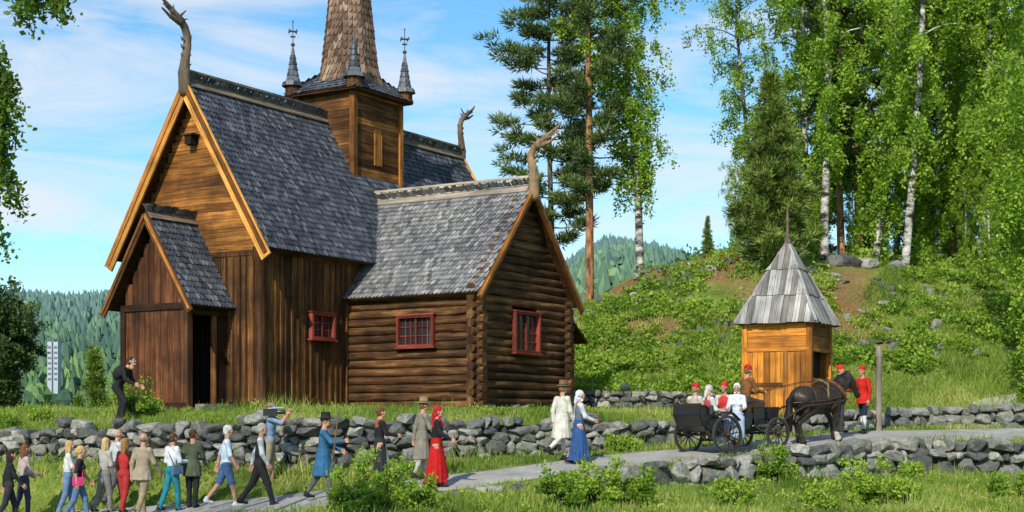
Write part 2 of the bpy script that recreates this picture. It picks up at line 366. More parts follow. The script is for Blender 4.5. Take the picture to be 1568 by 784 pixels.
wx=np.arange(-22,5.4,.4); stonewall('stone_wall',np.stack([wx,Yw(wx)],-1),Zb,lambda x:Zt(x)+.06)
wx=np.arange(9.6,26,.4); stonewall('stone_wall',np.stack([wx,Yw(wx)],-1),Zb,lambda x:Zt(x)+.04)
wx=np.arange(5.4,9.7,.4); stonewall('stone_wall',np.stack([wx,Yw(wx)],-1),Zb,lambda x:Zt(x)+.0)
wx=np.arange(-2,26,.4); stonewall('retaining_wall',np.stack([wx,Yp(wx)-1.7],-1),lambda x:float(gz(x,Yp(x)-1.95))-.12,lambda x:float(Zp(x))-.17,hs=(.2,.40),dep=.28)
stonewall('stone_wall',[(1.6,50.2),(6.6,50.1)],lambda x:.5,lambda x:1.32)
mb=MB()
for _ in range(110):
    x=U(1,17); y=Y0(x)+U(4,12); stone(mb,(x,y,float(gz(x,y))+.03),(U(.08,.32),U(.1,.3),U(.07,.2)),U(0,6))
for c,s in (((1150,61,376),.5),((1160,61,380),.4),((1285,62,382),.5),((1300,62,385),.6),((1330,62,385),.5),((1375,62,385),.5),((925,61,430),.35),((1050,60,400),.3)):
    x=(c[0]-784)/F*c[1]; stone(mb,(x,c[1],float(gz(x,c[1]))+.1),(s,s*.7,s*.6),U(0,6))
mb.obj('rock_outcrop')
# ---------------------------------------------------------------- SDF meshing
def prim_d(p,x,y,z):
    t=p[0]
    if t=='cap':
        a,b_,r1,r2=p[1],p[2],p[3],p[4]; d=b_-a; L2=float(d@d)+1e-9
        h=np.clip(((x-a[0])*d[0]+(y-a[1])*d[1]+(z-a[2])*d[2])/L2,0,1)
        return np.sqrt((x-a[0]-h*d[0])**2+(y-a[1]-h*d[1])**2+(z-a[2]-h*d[2])**2)-(r1+(r2-r1)*h)
    if t=='ell':
        c,r,R=p[1],p[2],p[3]; X_,Y_,Z_=x-c[0],y-c[1],z-c[2]
        if R is not None: X_,Y_,Z_=(R[0,0]*X_+R[1,0]*Y_+R[2,0]*Z_,R[0,1]*X_+R[1,1]*Y_+R[2,1]*Z_,R[0,2]*X_+R[1,2]*Y_+R[2,2]*Z_)
        return (np.sqrt((X_/r[0])**2+(Y_/r[1])**2+(Z_/r[2])**2)-1)*min(r)
    if t=='fr':
        a,b_,r0,r1,pl=p[1],p[2],p[3],p[4],p[5]; h=np.clip((z-a[2])/(b_[2]-a[2]),0,1)
        cx=a[0]+(b_[0]-a[0])*h; cy=a[1]+(b_[1]-a[1])*h; rx=r0[0]+(r1[0]-r0[0])*h; ry=r0[1]+(r1[1]-r0[1])*h
        dx,dy=x-cx,y-cy
        if pl: k=1+pl*(1-h)*np.sin(np.arctan2(dy,dx)*11+2*np.sin(np.arctan2(dy,dx)*2)); rx=rx*k; ry=ry*k
        q=np.sqrt((dx/rx)**2+(dy/ry)**2); return np.maximum((q-1)*np.minimum(rx,ry),np.maximum(a[2]-z,z-b_[2]))
def prim_bb(p):
    if p[0]=='cap': r=max(p[3],p[4]); return np.minimum(p[1],p[2])-r,np.maximum(p[1],p[2])+r
    if p[0]=='ell': r=max(p[2]) if p[3] is not None else A(p[2]); return p[1]-r,p[1]+r
    r=max(*p[3],*p[4])*1.1; lo=np.minimum(p[1],p[2])-A([r,r,0]); hi=np.maximum(p[1],p[2])+A([r,r,0]); return lo,hi
E12=[(0,1),(2,3),(4,5),(6,7),(0,2),(1,3),(4,6),(5,7),(0,4),(1,5),(2,6),(3,7)]
def sdf(prims,res,k=.02):
    bbs=[prim_bb(p) for p in prims]; lo=np.min([q[0] for q in bbs],0)-3*res; hi=np.max([q[1] for q in bbs],0)+3*res
    n=np.ceil((hi-lo)/res).astype(int)+1; ax=[(lo[i]+np.arange(n[i])*res).astype(np.float32) for i in range(3)]
    f=np.full(n,1.,np.float32); mg=max(k,2.5*res)+res
    for p,(a,b_) in zip(prims,bbs):
        i0=np.maximum(((a-mg-lo)/res).astype(int),0); i1=np.minimum(((b_+mg-lo)/res).astype(int)+2,n)
        sl=tuple(slice(i0[i],i1[i]) for i in range(3))
        d=prim_d(p,ax[0][sl[0]][:,None,None],ax[1][sl[1]][None,:,None],ax[2][sl[2]][None,None,:])
        g_=f[sl]; h=np.maximum(k-np.abs(g_-d),0)/k; f[sl]=np.minimum(g_,d)-h*h*k*.25
    s=f<0; c=[f[i:n[0]-1+i,j:n[1]-1+j,l:n[2]-1+l] for l in (0,1) for j in (0,1) for i in (0,1)]
    cs=sum((q<0).astype(np.int8) for q in c); act=(cs>0)&(cs<8); ii=np.argwhere(act)
    cv=np.stack([q[act] for q in c],-1); off=A([[i,j,l] for l in (0,1) for j in (0,1) for i in (0,1)],float)
    acc=np.zeros((len(ii),3)); cnt=np.zeros(len(ii))
    for a,b_ in E12:
        va,vb=cv[:,a],cv[:,b_]; m_=(va<0)!=(vb<0); t=np.where(m_,va/np.where(m_,va-vb,1),0)
        acc+=m_[:,None]*(off[a]+(off[b_]-off[a])*t[:,None]); cnt+=m_
    V=(ii+acc/cnt[:,None])*res+lo
    idx=np.full(act.shape,-1,np.int64); idx[act]=np.arange(len(ii)); fs=[]
    for axn in range(3):
        o1,o2=[(1,2),(2,0),(0,1)][axn]
        sa=[slice(1,-1)]*3; sa[axn]=slice(0,n[axn]-1); sb=list(sa); sb[axn]=slice(1,n[axn])
        A_=s[tuple(sa)];B_=s[tuple(sb)]; e=np.argwhere(A_!=B_)
        if len(e)==0: continue
        e0=e.copy(); e0[:,o1]+=1; e0[:,o2]+=1; flip=A_[tuple(e.T)]
        def g2(a,b_): q=e0.copy(); q[:,o1]-=a; q[:,o2]-=b_; return idx[tuple(q.T)]
        q=np.stack([g2(1,1),g2(0,1),g2(0,0),g2(1,0)],-1); q[~flip]=q[~flip][:,::-1]; fs.append(q)
    Fc=np.concatenate(fs); ctr=V[Fc].mean(1); best=np.full(len(Fc),9.); lab=np.zeros(len(Fc),int)
    for p in prims:
        d=prim_d(p,ctr[:,0],ctr[:,1],ctr[:,2])-p[-1][1]; m_=d<best; best[m_]=d[m_]; lab[m_]=p[-1][0]
    return V,Fc,lab
def cap(a,b_,r1,r2,l,bias=0): return ('cap',A(a,float),A(b_,float),r1,r2,(l,bias))
def ell(c,r,l,R=None,bias=0): return ('ell',A(c,float),r,R,(l,bias))
def fr(a,b_,r0,r1,l,pl=0,bias=0): return ('fr',A(a,float),A(b_,float),r0,r1,pl,(l,bias))
def add_sdf(mb,res,mats,R=None,t=None):
    V,Fc,lab=res; lut=A([mb.slot(q) for q in mats])
    if R is not None:
        V=V@R.T
        if np.linalg.det(R)<0: Fc=Fc[:,::-1]
    if t is not None: V=V+t
    mb.add(V,Fc,lut[lab],.5,None,True)
# ---------------------------------------------------------------- church
O=(-9.26,43.56,0); CH=empty('stave_church',O,rad(-31.9))
G=.58
def gable_roof(name,ax,c,hw,e0,e1,ze,zr,mat,th=.09,sw=.14,ex=.19,crest=None,barge=(True,False),bargew=.3,bmat='barge',cs=1.):
    mb=MB()
    def pt(o_,l,z): return (c+o_,l,z) if ax=='y' else (l,c+o_,z)
    for sgn in (-1,1):
        a=A(pt(0,e0,zr));b_=A(pt(0,e1,zr)); d1=A(pt(sgn*hw,e0,ze));d2=A(pt(sgn*hw,e1,ze))
        nrm=unit(np.cross(b_-a,d1-a)); nrm=nrm if nrm[2]>0 else -nrm
        cen=(a+b_+d1+d2)/4-nrm*(th/2+.004)
        box(mb,cen,(b_-a)/2,(d1-a)/2,nrm*th/2,M['tar_dark'])
        shingles(mb,a,b_,d1,d2,mat,sw,ex)
    for k,(e,sg) in enumerate(((e0,-1),(e1,1))):
        if not barge[k]: continue
        for sgn in (-1,1):
            for off,wd,mt,pr in ((.0,bargew,M[bmat],.05),(-.02,bargew*.42,M['tar_gold'],.10)):
                p=A(pt(0,e+sg*pr*.5,zr-wd*.55+.0)); q=A(pt(sgn*(hw+.03),e+sg*pr*.5,ze-wd*.55))
                dd=unit(q-p)
                beam(mb,p,q+dd*.1,.045+pr*.3,wd,mt,up=unit(np.cross(np.cross(dd,(0,0,1)),dd)))
    o=mb.obj(name,CH)
    if crest:
        mb=MB(); l0,l1=crest; z=zr+.02; m1,m2=(M['grey_wood'],M['grey_wood']) if mat==M['sh_light'] else (M['dragon'],M['dragon'])
        def bb(a0,a1,w,z0,z1,mt):
            z0=z+(z0-z)*cs; z1=z+(z1-z)*cs
            if ax=='y': bx(mb,c-w,c+w,a0,a1,z0,z1,mt)
            else: bx(mb,a0,a1,c-w,c+w,z0,z1,mt)
        for sgn in (-1,1):
            p=A(pt(sgn*.10,l0,z-.07));q=A(pt(sgn*.10,l1,z-.07)); beam(mb,p,q,.22,.035,m1,up=A(pt(sgn*.7,0,.6))-A(pt(0,0,0)))
        bb(l0,l1,.035,z+.0,z+.10,m1); bb(l0,l1,.04,z+.28,z+.345,m2)
        s=l0+.06
        while s<l1-.1:
            bb(s,s+.09,.03,z+.10,z+.28,m2); bb(s+.09,s+.17,.028,z+.235,z+.28,m2); bb(s+.25,s+.31,.028,z+.235,z+.28,m2); bb(s+.09,s+.14,.026,z+.1,z+.13,m2)
            s+=.31
        mb.obj(name+'_crest',CH)
gable_roof('nave_roof','y',0,2.95,0,14.06,5.03,9.9,M['sh_grey'],crest=(.1,13.95),barge=(True,True),bargew=.34)
gable_roof('transept_roof','x',6.92,2.86,-3.6,7.33,3.9,7.22,M['sh_light'],crest=(1.5,7.2),barge=(True,True),bargew=.24,bmat='tar_gold')
gable_roof('porch_roof','y',-.03,1.58,-1.49,.5,3.42,6.0,M['sh_grey'],crest=(-1.45,.4),barge=(True,False),bargew=.2,bmat='tar',cs=.7)
mb=MB(); bx(mb,4.4,6.7,9.35,10.5,G,3.3,M['log']); shingles(mb,(4.2,9.4,3.8),(7.0,9.4,3.8),(4.2,10.85,2.85),(7.0,10.85,2.85),M['sh_grey']); 
a=A([5.6,10.12,3.29]); box(mb,a,(1.4,0,0),(0,.73,-.475),(0,.02,.035),M['tar_dark']); mb.obj('lean_to',CH)
def planks(mb,p0,p1,z0,zt,mat,w=(.2,.32),out=(0,0),th=.04,batten=None,skip=None):
    p0=A(p0,float);p1=A(p1,float);d=p1-p0;Ln=np.linalg.norm(d);d/=Ln;s=0; o_=A([out[0],out[1],0.])
    while s<Ln-.02:
        ww=min(U(*w),Ln-s); c=s+ww/2; z1=zt(c) if callable(zt) else zt
        q=A([*(p0+d*c),(z0+z1)/2]); off=U(0,.018)
        box(mb,q+o_*(th/2+off),(0,0,(z1-z0)/2),A([*d,0])*(ww/2-.006),o_*th/2,mat)
        if batten: q2=A([*(p0+d*s),(z0+z1)/2]); box(mb,q2+o_*(th+.02),(0,0,(z1-z0)/2-.01),A([*d,0])*.03,o_*.022,batten)
        s+=ww
mb=MB()
x1=2.42;ya=.42;yb=13.6
bx(mb,-x1+.05,x1-.05,ya+.05,yb-.05,G,5.2,M['tar_dark'])
planks(mb,(x1,ya),(x1,yb),G+.15,5.35,M['tar'],out=(1,0),batten=M['tar'])
planks(mb,(-x1,ya),(-x1,yb),G+.15,5.35,M['tar'],out=(-1,0),batten=M['tar'])
planks(mb,(-x1,ya),(x1,ya),G+.15,5.0,M['tar'],out=(0,-1),batten=M['tar_dark'])
planks(mb,(-x1,yb),(x1,yb),G+.15,5.0,M['tar'],out=(0,1))
sl=(9.9-5.03)/2.95
for yy,sg in ((ya,-1),(yb,1)):
    z=5.02
    while z<9.5:
        h=U(.2,.29); hw=(9.9-.14-z-h)/sl
        if hw<.05: break
        bx(mb,-hw,hw,yy-.03,yy+.03+U(0,.012),z,z+h-.008,M['tar_gold'] if sg<0 else M['tar']); z+=h
    bx(mb,-x1-.05,x1+.05,yy+sg*.03-.05,yy+sg*.03+.05,4.9,5.04,M['tar'])
V_=[(-2.6,ya+.06,5.1),(2.6,ya+.06,5.1),(0,ya+.06,9.6),(-2.6,yb-.06,5.1),(2.6,yb-.06,5.1),(0,yb-.06,9.6)]
mb.add(V_,[A([[0,1,2],[3,5,4]])],M['tar_dark'])
for (x,y) in ((x1,ya),(-x1,ya),(x1,yb),(-x1,yb)):
    tube(mb,[(x,y,G),(x,y,G+.25),(x,y,G+.3),(x,y,4.7),(x,y,4.78),(x,y,5.1)],[.24,.24,.17,.165,.22,.2],M['tar'],14)
bx(mb,x1-.02,x1+.12,ya,yb,G+.02,G+.24,M['tar_dark']); bx(mb,-x1,x1,ya-.12,ya+.02,G+.02,G+.24,M['tar_dark'])
bx(mb,x1+.0,x1+.1,ya,yb,4.95,5.15,M['tar'])
for y in np.arange(.3,13.9,.55):
    for sg in (-1,1): beam(mb,(sg*2.3,y,5.9),(sg*2.86,y,4.99),.08,.1,M['tar_dark'])
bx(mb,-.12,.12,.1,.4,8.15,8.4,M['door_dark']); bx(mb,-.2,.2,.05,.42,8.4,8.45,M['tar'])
mb.obj('nave_walls',CH)
mb=MB(); lx=6.95; la=4.42; lb=9.42; dia=.245; ih=.0
def logrow(p0,p1,z,r,cut=None,fixed=None):
    p0=A(p0,float);p1=A(p1,float); segs=[(0,1)]; Ln=np.linalg.norm(p1-p0)
    if cut:
        c0,c1=cut; segs=[(0,(c0)/Ln),((c1)/Ln,1)]
    for a,b_ in segs:
        if b_-a<.02: continue
        n=9; t=np.linspace(a,b_,n); P_=np.stack([p0[0]+(p1[0]-p0[0])*t,p0[1]+(p1[1]-p0[1])*t,np.full(n,z)+rng.normal(0,.006,n)],-1)
        tube(mb,P_,r*(1+rng.normal(0,.03,n)),M['log'],12,sq=1)
z=G+.16;i=0
slt=(7.22-3.9)/2.86
while z<7.0:
    r=dia*.54
    if z<3.98:
        for yy,key in ((la,'a'),(lb,None)):
            ct=None
            if key=='a' and abs(z-2.89)<.46+.08: ct=(4.98-.65-2.3,4.98+.65-2.3)
            logrow((2.3,yy),(lx+.3+U(-.03,.03),yy),z,r,ct)
        for xe in (lx,-3.3):
            ct=None
            if xe==lx and abs(z-2.91)<.6+.08: ct=(6.9-.71-(la-.3),6.9+.71-(la-.3))
            logrow((xe,la-.3),(xe,lb+.3),z+dia/2,r,ct)
    else:
        hw=(7.22-.12-z-dia*.5)/slt
        if hw<.1: break
        for xe in (lx,-3.3): logrow((xe,6.92-hw-.1),(xe,6.92+hw+.1),z+dia/2-.0,r)
    z+=dia; i+=1
bx(mb,2.3,lx-.04,la+.03,lb-.03,G,2.3,M['tar_dark']); bx(mb,2.3,lx-.15,la+.15,lb-.15,2.3,3.9,M['door_dark'])
bx(mb,-3.2,-2.3,la+.03,lb-.03,G,3.9,M['tar_dark'])
bx(mb,lx-.1,lx+.1,la+.1,lb-.1,G-.3,G+.05,M['tar_dark'])
mb.add([(lx-.03,la-.2,3.9),(lx-.03,lb+.2,3.9),(lx-.03,6.92,7.0)],A([[0,1,2]]),M['tar_dark'])
for s_ in (la,lb): bx(mb,lx+.13,lx+.18,s_-.12,s_+.14,G+.2,4.0,M['log'])
mb.obj('transept_log_walls',CH)
def window(name,c,u,n,w,h,cols=3,rows=2):
    c=A(c,float);u=A(u,float);n=A(n,float);z=A([0,0,1.]);mb=MB(); fw=.075
    box(mb,c+n*.02,u*w/2,z*h/2,n*.012,M['glass'],.5)
    for s in (-1,1):
        box(mb,c+u*s*(w/2-fw/2)+n*.09,z*h/2,u*fw/2,n*.075,M['redpaint']); box(mb,c+z*s*(h/2-fw/2)+n*.0905,u*(w/2-fw),z*fw/2,n*.074,M['redpaint'])
    box(mb,c+n*.075,z*(h/2-fw),u*.03,n*.03,M['redpaint'])
    for s in (-1,1):
        ww=(w/2-fw-.03); cc=c+u*s*(ww/2+.03)
        for k in range(1,cols): box(mb,cc+u*(k/cols-.5)*ww+n*.05,z*(h/2-fw),u*.011,n*.012,M['redpaint'])
        for k in range(1,rows+1): box(mb,cc+z*(k/(rows+1)-.5)*(h-2*fw)+n*.052,u*ww/2,z*.011,n*.012,M['redpaint'])
    box(mb,c-z*(h/2+.02)+n*.11,u*(w/2+.05),z*.025,n*.09,M['redpaint']); box(mb,c+z*(h/2+.02)+n*.1,u*(w/2+.03),z*.022,n*.085,M['redpaint'])
    return mb.obj(name,CH)
window('transept_window',(4.98,la-.08,2.89),(1,0,0),(0,-1,0),1.3,.92)
window('gable_window',(lx+.08,6.9,2.91),(0,1,0),(1,0,0),1.42,1.2,2,3)
window('nave_window',(x1+.07,2.95,3.04),(0,1,0),(1,0,0),1.08,.76)
mb=MB(); px0,px1,py0=-1.22,1.18,-1.12
planks(mb,(px0,py0),(px1,py0),G+.1,3.42,M['red_board'],w=(.18,.28),out=(0,-1))
planks(mb,(px0,py0),(px0,ya),G+.1,3.5,M['red_board'],out=(-1,0))
planks(mb,(px0+.1,py0-.03),(px1-.1,py0-.03),3.42,lambda s:6.0-.3-abs(s-1.12)*1.633,M['red_board'],w=(.18,.28),out=(0,-1))
bx(mb,px0-.05,px1+.05,py0-.1,py0+.02,3.34,3.52,M['tar_dark']); bx(mb,px0-.05,px1+.05,py0-.1,py0+.02,G,G+.2,M['tar_dark'])
for (x,y) in ((px0,py0),(px1,py0)): bx(mb,x-.09,x+.09,y-.09,y+.09,G-.1,3.5,M['tar_dark'])
bx(mb,px1-.09,px1+.07,py0+.1,ya,3.2,3.5,M['tar_dark'])
bx(mb,px1-.05,px1+.05,-.0,ya-.0,G+.1,3.2,M['tar_dark']); 
tube(mb,[(px1,-.1,G),(px1,-.1,3.2)],.09,M['tar'],10)
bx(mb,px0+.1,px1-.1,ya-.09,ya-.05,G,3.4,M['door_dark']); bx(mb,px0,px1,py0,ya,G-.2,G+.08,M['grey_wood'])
mb.obj('porch',CH)
mb=MB(); bx(mb,px1+.05,px1+.75,-1.0,.35,G-.3,G+.02,M['stone']); bx(mb,px1+.06,px1+.4,-.9,.3,G+.02,G+.16,M['stone']); mb.obj('stone_steps',CH)
mb=MB(); ty0,ty1,th_=6.3,8.75,1.12; tz0,tz1=7.2,10.72; tc=(ty0+ty1)/2
bx(mb,-th_+.04,th_-.04,ty0+.04,ty1-.04,tz0,tz1,M['tar_dark'])
z=tz0
while z<tz1-.05:
    h=min(U(.2,.27),tz1-z)
    for sg in (-1,1):
        bx(mb,sg*th_-.03,sg*th_+.03,ty0,ty1,z,z+h-.008,M['tar_gold' if rng.random()<.35 else 'tar']); y_=ty0 if sg<0 else ty1; bx(mb,-th_,th_,y_-.03,y_+.03,z,z+h-.008,M['tar'])
    z+=h
for sx in (-1,1):
    for y_ in (ty0,ty1): bx(mb,sx*th_-.09,sx*th_+.09,y_-.09,y_+.09,tz0,tz1,M['tar_gold'])
bx(mb,th_+.02,th_+.06,tc-.2,tc+.2,8.5,9.5,M['tar_gold'])
tube(mb,[(th_+.02,tc,9.5),(th_+.058,tc,9.5)],.2,M['tar_gold'],16)
ev=.34
cs=[(-th_-ev,ty0-ev),(th_+ev,ty0-ev),(th_+ev,ty1+ev),(-th_-ev,ty1+ev)]; cc=[(-.75,tc-.75),(.75,tc-.75),(.75,tc+.75),(-.75,tc+.75)]
bx(mb,-th_-ev+.03,th_+ev-.03,ty0-ev+.03,ty1+ev-.03,tz1-.02,tz1+.06,M['tar_dark'])
for k in range(4):
    a,b_=cs[k],cs[(k+1)%4]; c_,d_=cc[k],cc[(k+1)%4]
    shingles(mb,(*c_,11.42),(*d_,11.42),(*a,tz1+.05),(*b_,tz1+.05),M['sh_grey'],.14,.17)
    mb.add([(*c_,11.4),(*d_,11.4),(*a,tz1+.03),(*b_,tz1+.03)],A([[0,1,3,2]]),M['tar_dark'])
mb.obj('tower',CH)
mb=MB(); SP=[(1.13,11.1),(.93,11.75),(.0,19.9)]
def ring(r,z): return [A([r*math.cos(2*math.pi*(k+.5)/8),tc+r*math.sin(2*math.pi*(k+.5)/8),z]) for k in range(8)]
for (r0,z0),(r1,z1) in zip(SP[:-1],SP[1:]):
    a=ring(max(r1,.03),z1);b_=ring(r0,z0)
    for k in range(8):
        shingles(mb,a[k],a[(k+1)%8],b_[k],b_[(k+1)%8],M['sh_brown'],.15,.24,.03)
        mb.add([a[k]*.995+A([0,tc*.005,0]),a[(k+1)%8]*.995+A([0,tc*.005,0]),b_[(k+1)%8]*.99+A([0,tc*.01,0]),b_[k]*.99+A([0,tc*.01,0])],A([[0,1,2,3]]),M['tar_dark'])
mb.obj('spire',CH)
mb=MB()
for sx in (-1,1):
    for y_ in (ty0,ty1):
        x,y=sx*(th_+.12),y_+(-.12 if y_==ty0 else .12)
        lathe(mb,(x,y,0),[(.26,10.75),(.26,11.12),(.30,11.15)],M['tar'],8,rot=.39,smooth=False)
        lathe(mb,(x,y,0),[(.33,11.12),(.2,11.3),(.13,11.7),(.05,12.25),(.02,12.4)],M['sh_grey'],8,rot=.39,smooth=False)
        for zz,rr in ((11.14,.33),(11.3,.21),(11.48,.17),(11.66,.14),(11.84,.115),(12.02,.085)):
            for k in range(8):
                a=2*math.pi*(k+.5)/8; dr=A([math.cos(a),math.sin(a),0]); sd=A([-math.sin(a),math.cos(a),0]); c_=A([x,y,zz])+dr*(rr*.93)
                box(mb,c_,sd*rr*.38,dr*.012,(-dr[0]*.02,-dr[1]*.02,.07),M['sh_grey'])
        if sx>0 and y_==ty0: continue
        lathe(mb,(x,y,12.42),[(.0,-.08),(.06,-.03),(.07,0),(.06,.04),(.0,.08)],M['iron'],10)
        tube(mb,[(x,y,12.4),(x,y,13.15)],.014,M['iron'],6)
        for hz,hl in ((12.85,.17),(12.68,.1)): 
            beam(mb,(x,y-hl,hz),(x,y+hl,hz),.025,.03,M['iron']); beam(mb,(x-hl,y,hz),(x+hl,y,hz),.025,.03,M['iron'])
        for e in (-.17,.17): box(mb,(x,y+e,12.85),(0,0,.05),(0,.012,0),(.012,0,0),M['iron']); box(mb,(x+e,y,12.85),(0,0,.05),(0,.012,0),(.012,0,0),M['iron'])
        lathe(mb,(x,y,13.17),[(0,-.04),(.035,0),(0,.04)],M['iron'],8)
mb.obj('corner_turrets',CH)
def dragon(name,base,outd,s,mat,low=0.):
    ou=A([*outd,0.]); base=A(base,float)
    def q(o_,z): return base+ou*o_*s+A([0,0,z*s])
    pts=[(0,-.35,.17),(.02,.15,.17),(-.02,.5,.13),(-.10,.9-low*.3,.115),(-.12,1.2-low*.5,.11),(.0,1.46-low*.6,.105),(.16,1.6-low*.65,.115)]
    hx,hz=.16,1.6-low*.65
    pr=[cap(q(a[0],a[1]),q(b_[0],b_[1]),a[2]*s,b_[2]*s,0) for a,b_ in zip(pts[:-1],pts[1:])]
    def h(a,b_,r1,r2): pr.append(cap(q(hx+a[0],hz+a[1]),q(hx+b_[0],hz+b_[1]),r1*s,r2*s,0))
    h((0,0),(.32,.2),.12,.085); h((.3,.22),(.72,.47),.07,.04); h((.72,.47),(.82,.6),.045,.03); h((.05,-.06),(.38,.02),.08,.05); h((.38,.02),(.72,.2),.05,.03); h((.3,.1),(.66,.32),.02,.02)
    h((.05,.1),(-.22,.34),.05,.018); h((-.02,.02),(-.3,.12),.045,.015); h((.3,.24),(.26,.4),.035,.015); h((.56,.3),(.55,.23),.02,.01); h((.66,.36),(.66,.28),.02,.01)
    for zz in (.35,.62,.88,1.1): pr.append(cap(q(-.12,zz*(1-low*.35)),q(-.27,zz*(1-low*.35)+.12),.045*s,.015*s,0)); pr.append(cap(q(.08,zz*(1-low*.35)),q(.14,zz*(1-low*.35)+.06),.05*s,.02*s,0))
    mb=MB(); add_sdf(mb,sdf(pr,.022,.025),[mat]); mb.obj(name,CH)
dragon('dragon_head_west',(0,-.02,9.98),(0,-1),1.0,M['dragon'])
dragon('dragon_head_east',(0,14.08,9.98),(0,1),.86,M['dragon'])
dragon('dragon_head_south',(7.36,6.92,7.3),(1,0),.95,M['dragon_light'],.55)
CHW=Matrix.Translation(O)@Matrix.Rotation(rad(-31.9),4,'Z')
def Wl(x,y): v=CHW@Vector((x,y,0)); return (v.x,v.y)
stonewall('porch_foundation',[Wl(-1.2,-1.12),Wl(1.18,-1.12)],lambda x:.3,lambda x:.66,hs=(.16,.24),dep=.15)
stonewall('nave_foundation',[Wl(1.9,.35),Wl(2.5,.38),Wl(2.5,4.3)],lambda x:.35,lambda x:.64,hs=(.14,.22),dep=.15)
stonewall('transept_foundation',[Wl(2.5,4.4),Wl(6.95,4.4),Wl(6.97,9.4)],lambda x:.3,lambda x:.62,hs=(.14,.22),dep=.15)
# ---------------------------------------------------------------- well house
WH=empty('well_house',(8.24,46,0),rad(-28)); mb=MB(); h=.98; zb_=.45; zt_=3.2
for (x,y) in ((-h,-h),(h,-h),(h,h),(-h,h)): bx(mb,x-.08,x+.08,y-.08,y+.08,zb_,zt_,M['orange_wood'])
planks(mb,(-h+.08,-h),(h-.08,-h),zb_,2.35,M['orange_wood'],w=(.15,.22),out=(0,-1))
planks(mb,(-h,-h),(-h,h),zb_,zt_,M['orange_wood'],w=(.15,.22),out=(-1,0)); planks(mb,(-h,h),(h,h),zb_,zt_,M['orange_wood'],out=(0,1))
for z0,z1 in ((2.44,2.78),(2.79,3.14)): bx(mb,-h+.08,h-.08,-h-.03,-h+.01,z0,z1,M['orange_wood']); bx(mb,h-.01,h+.03,-h+.08,h-.08,z0,z1,M['tar_gold'])  # right face uses browner boards: its duller light is put into the colour
bx(mb,-h,h,-h-.08,-h+.05,2.34,2.45,M['orange_wood']); bx(mb,h-.05,h+.08,-h,h,2.33,2.44,M['tar_gold'])
bx(mb,.2,.32,-h-.075,-h-.06,zb_,2.34,M['tar_gold']); bx(mb,-h+.1,.2,-h-.075,-h-.06,1.3,1.42,M['tar_gold'])
bx(mb,h-.03,h+.03,-h+.08,h-.08,zb_,1.45,M['tar_gold']); bx(mb,h-.05,h+.08,-h,h,1.45,1.55,M['tar_gold'])
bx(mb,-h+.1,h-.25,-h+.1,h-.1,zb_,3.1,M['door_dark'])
bx(mb,-h-.1,h+.1,-h-.1,h+.1,3.14,3.2,M['grey_wood'])
mb.obj('walls',WH); mb=MB(); e=1.24; ap=5.66
cs=[(-e,-e),(e,-e),(e,e),(-e,e)]
for k in range(4):
    a=A([*cs[k],3.16]);b_=A([*cs[(k+1)%4],3.16]); top=A([0,0,ap]); n=14; u_=unit(b_-a); wfull=np.linalg.norm(b_-a); mid=(a+b_)/2; up_=unit(top-mid); Hs=np.linalg.norm(top-mid)
    nr=unit(np.cross(b_-a,top-a)); nr=nr if nr[2]>0 else -nr
    mb.add([a-nr*.03,b_-nr*.03,top-nr*.03],A([[0,1,2]]),M['tar_dark'])
    def hmax(c): return Hs*(1-abs(c)/(wfull/2))
    for rr in range(3):
        for i in range(n):
            c0=-wfull/2+i*wfull/n+.006; c1=c0+wfull/n-.012
            lo=(0,Hs*.33,Hs*.64)[rr]+U(-.03,.02); h0,h1=hmax(c0),hmax(c1)
            if max(h0,h1)<=lo+.02: continue
            h0,h1=max(h0,lo+.005),max(h1,lo+.005)
            if c0<0<c1: h0=h1=min(Hs*.97,max(h0,h1))
            f0=nr*(.012+rr*.026+U(0,.014))
            q=[mid+u_*c0+up_*lo+f0,mid+u_*c1+up_*lo+f0,mid+u_*c1+up_*h1+f0,mid+u_*c0+up_*h0+f0]; lo_=[v-nr*.025 for v in q]
            mb.add(q+lo_,A([[0,1,2,3],[0,4,5,1],[1,5,6,2],[3,7,4,0]]),M['roofboard'],rng.random(),np.tile(A([[0,0],[0,.14],[1.2,.14],[1.2,0]]),(4,1,1)))
    beam(mb,a+A([0,0,.03]),top+A([0,0,.03]),.09,.05,M['roofboard'])
lathe(mb,(0,0,0),[(.13,5.5),(.09,5.72),(.05,5.8),(.04,6.25),(.075,6.32),(.035,6.4),(.02,6.7),(.0,6.85)],M['dragon'],10)
mb.obj('roof',WH)
mb=MB(); x=(1347-784)/F*42.8; tube(mb,[(0,0,-.2),(0,0,1),(.01,0,2.05),(.0,0,2.1),(0,0,2.35)],[.09,.085,.08,.11,.07],M['grey_wood'],10); mb.obj('wooden_post',None,(x,42.9,float(gz(x,42.9))))
mb=MB(); wh=mk('hazed_concrete',(.42,.46,.50),.8)[0]; dk=mk('dark_window_bands',(.12,.15,.18),.6)[0]  # white tower greyed: distance haze is put into the concrete colour
bx(mb,-2.4,-.4,-2.5,2.5,-25,7.5,wh); bx(mb,.4,2.4,-2.5,2.5,-25,7.5,wh); bx(mb,-.4,.4,-2,2,-25,8.5,dk)
for k in range(7): bx(mb,-2.1,-.7,-2.6,-2.45,-10+k*2.4,-9+k*2.4,dk); bx(mb,.7,2.1,-2.6,-2.45,-10+k*2.4,-9+k*2.4,dk)
dT=700; x=(83-784)/F*dT; mb.obj('distant_tower_block',None,(x,dT,(HZ-522)*dT/F-8))
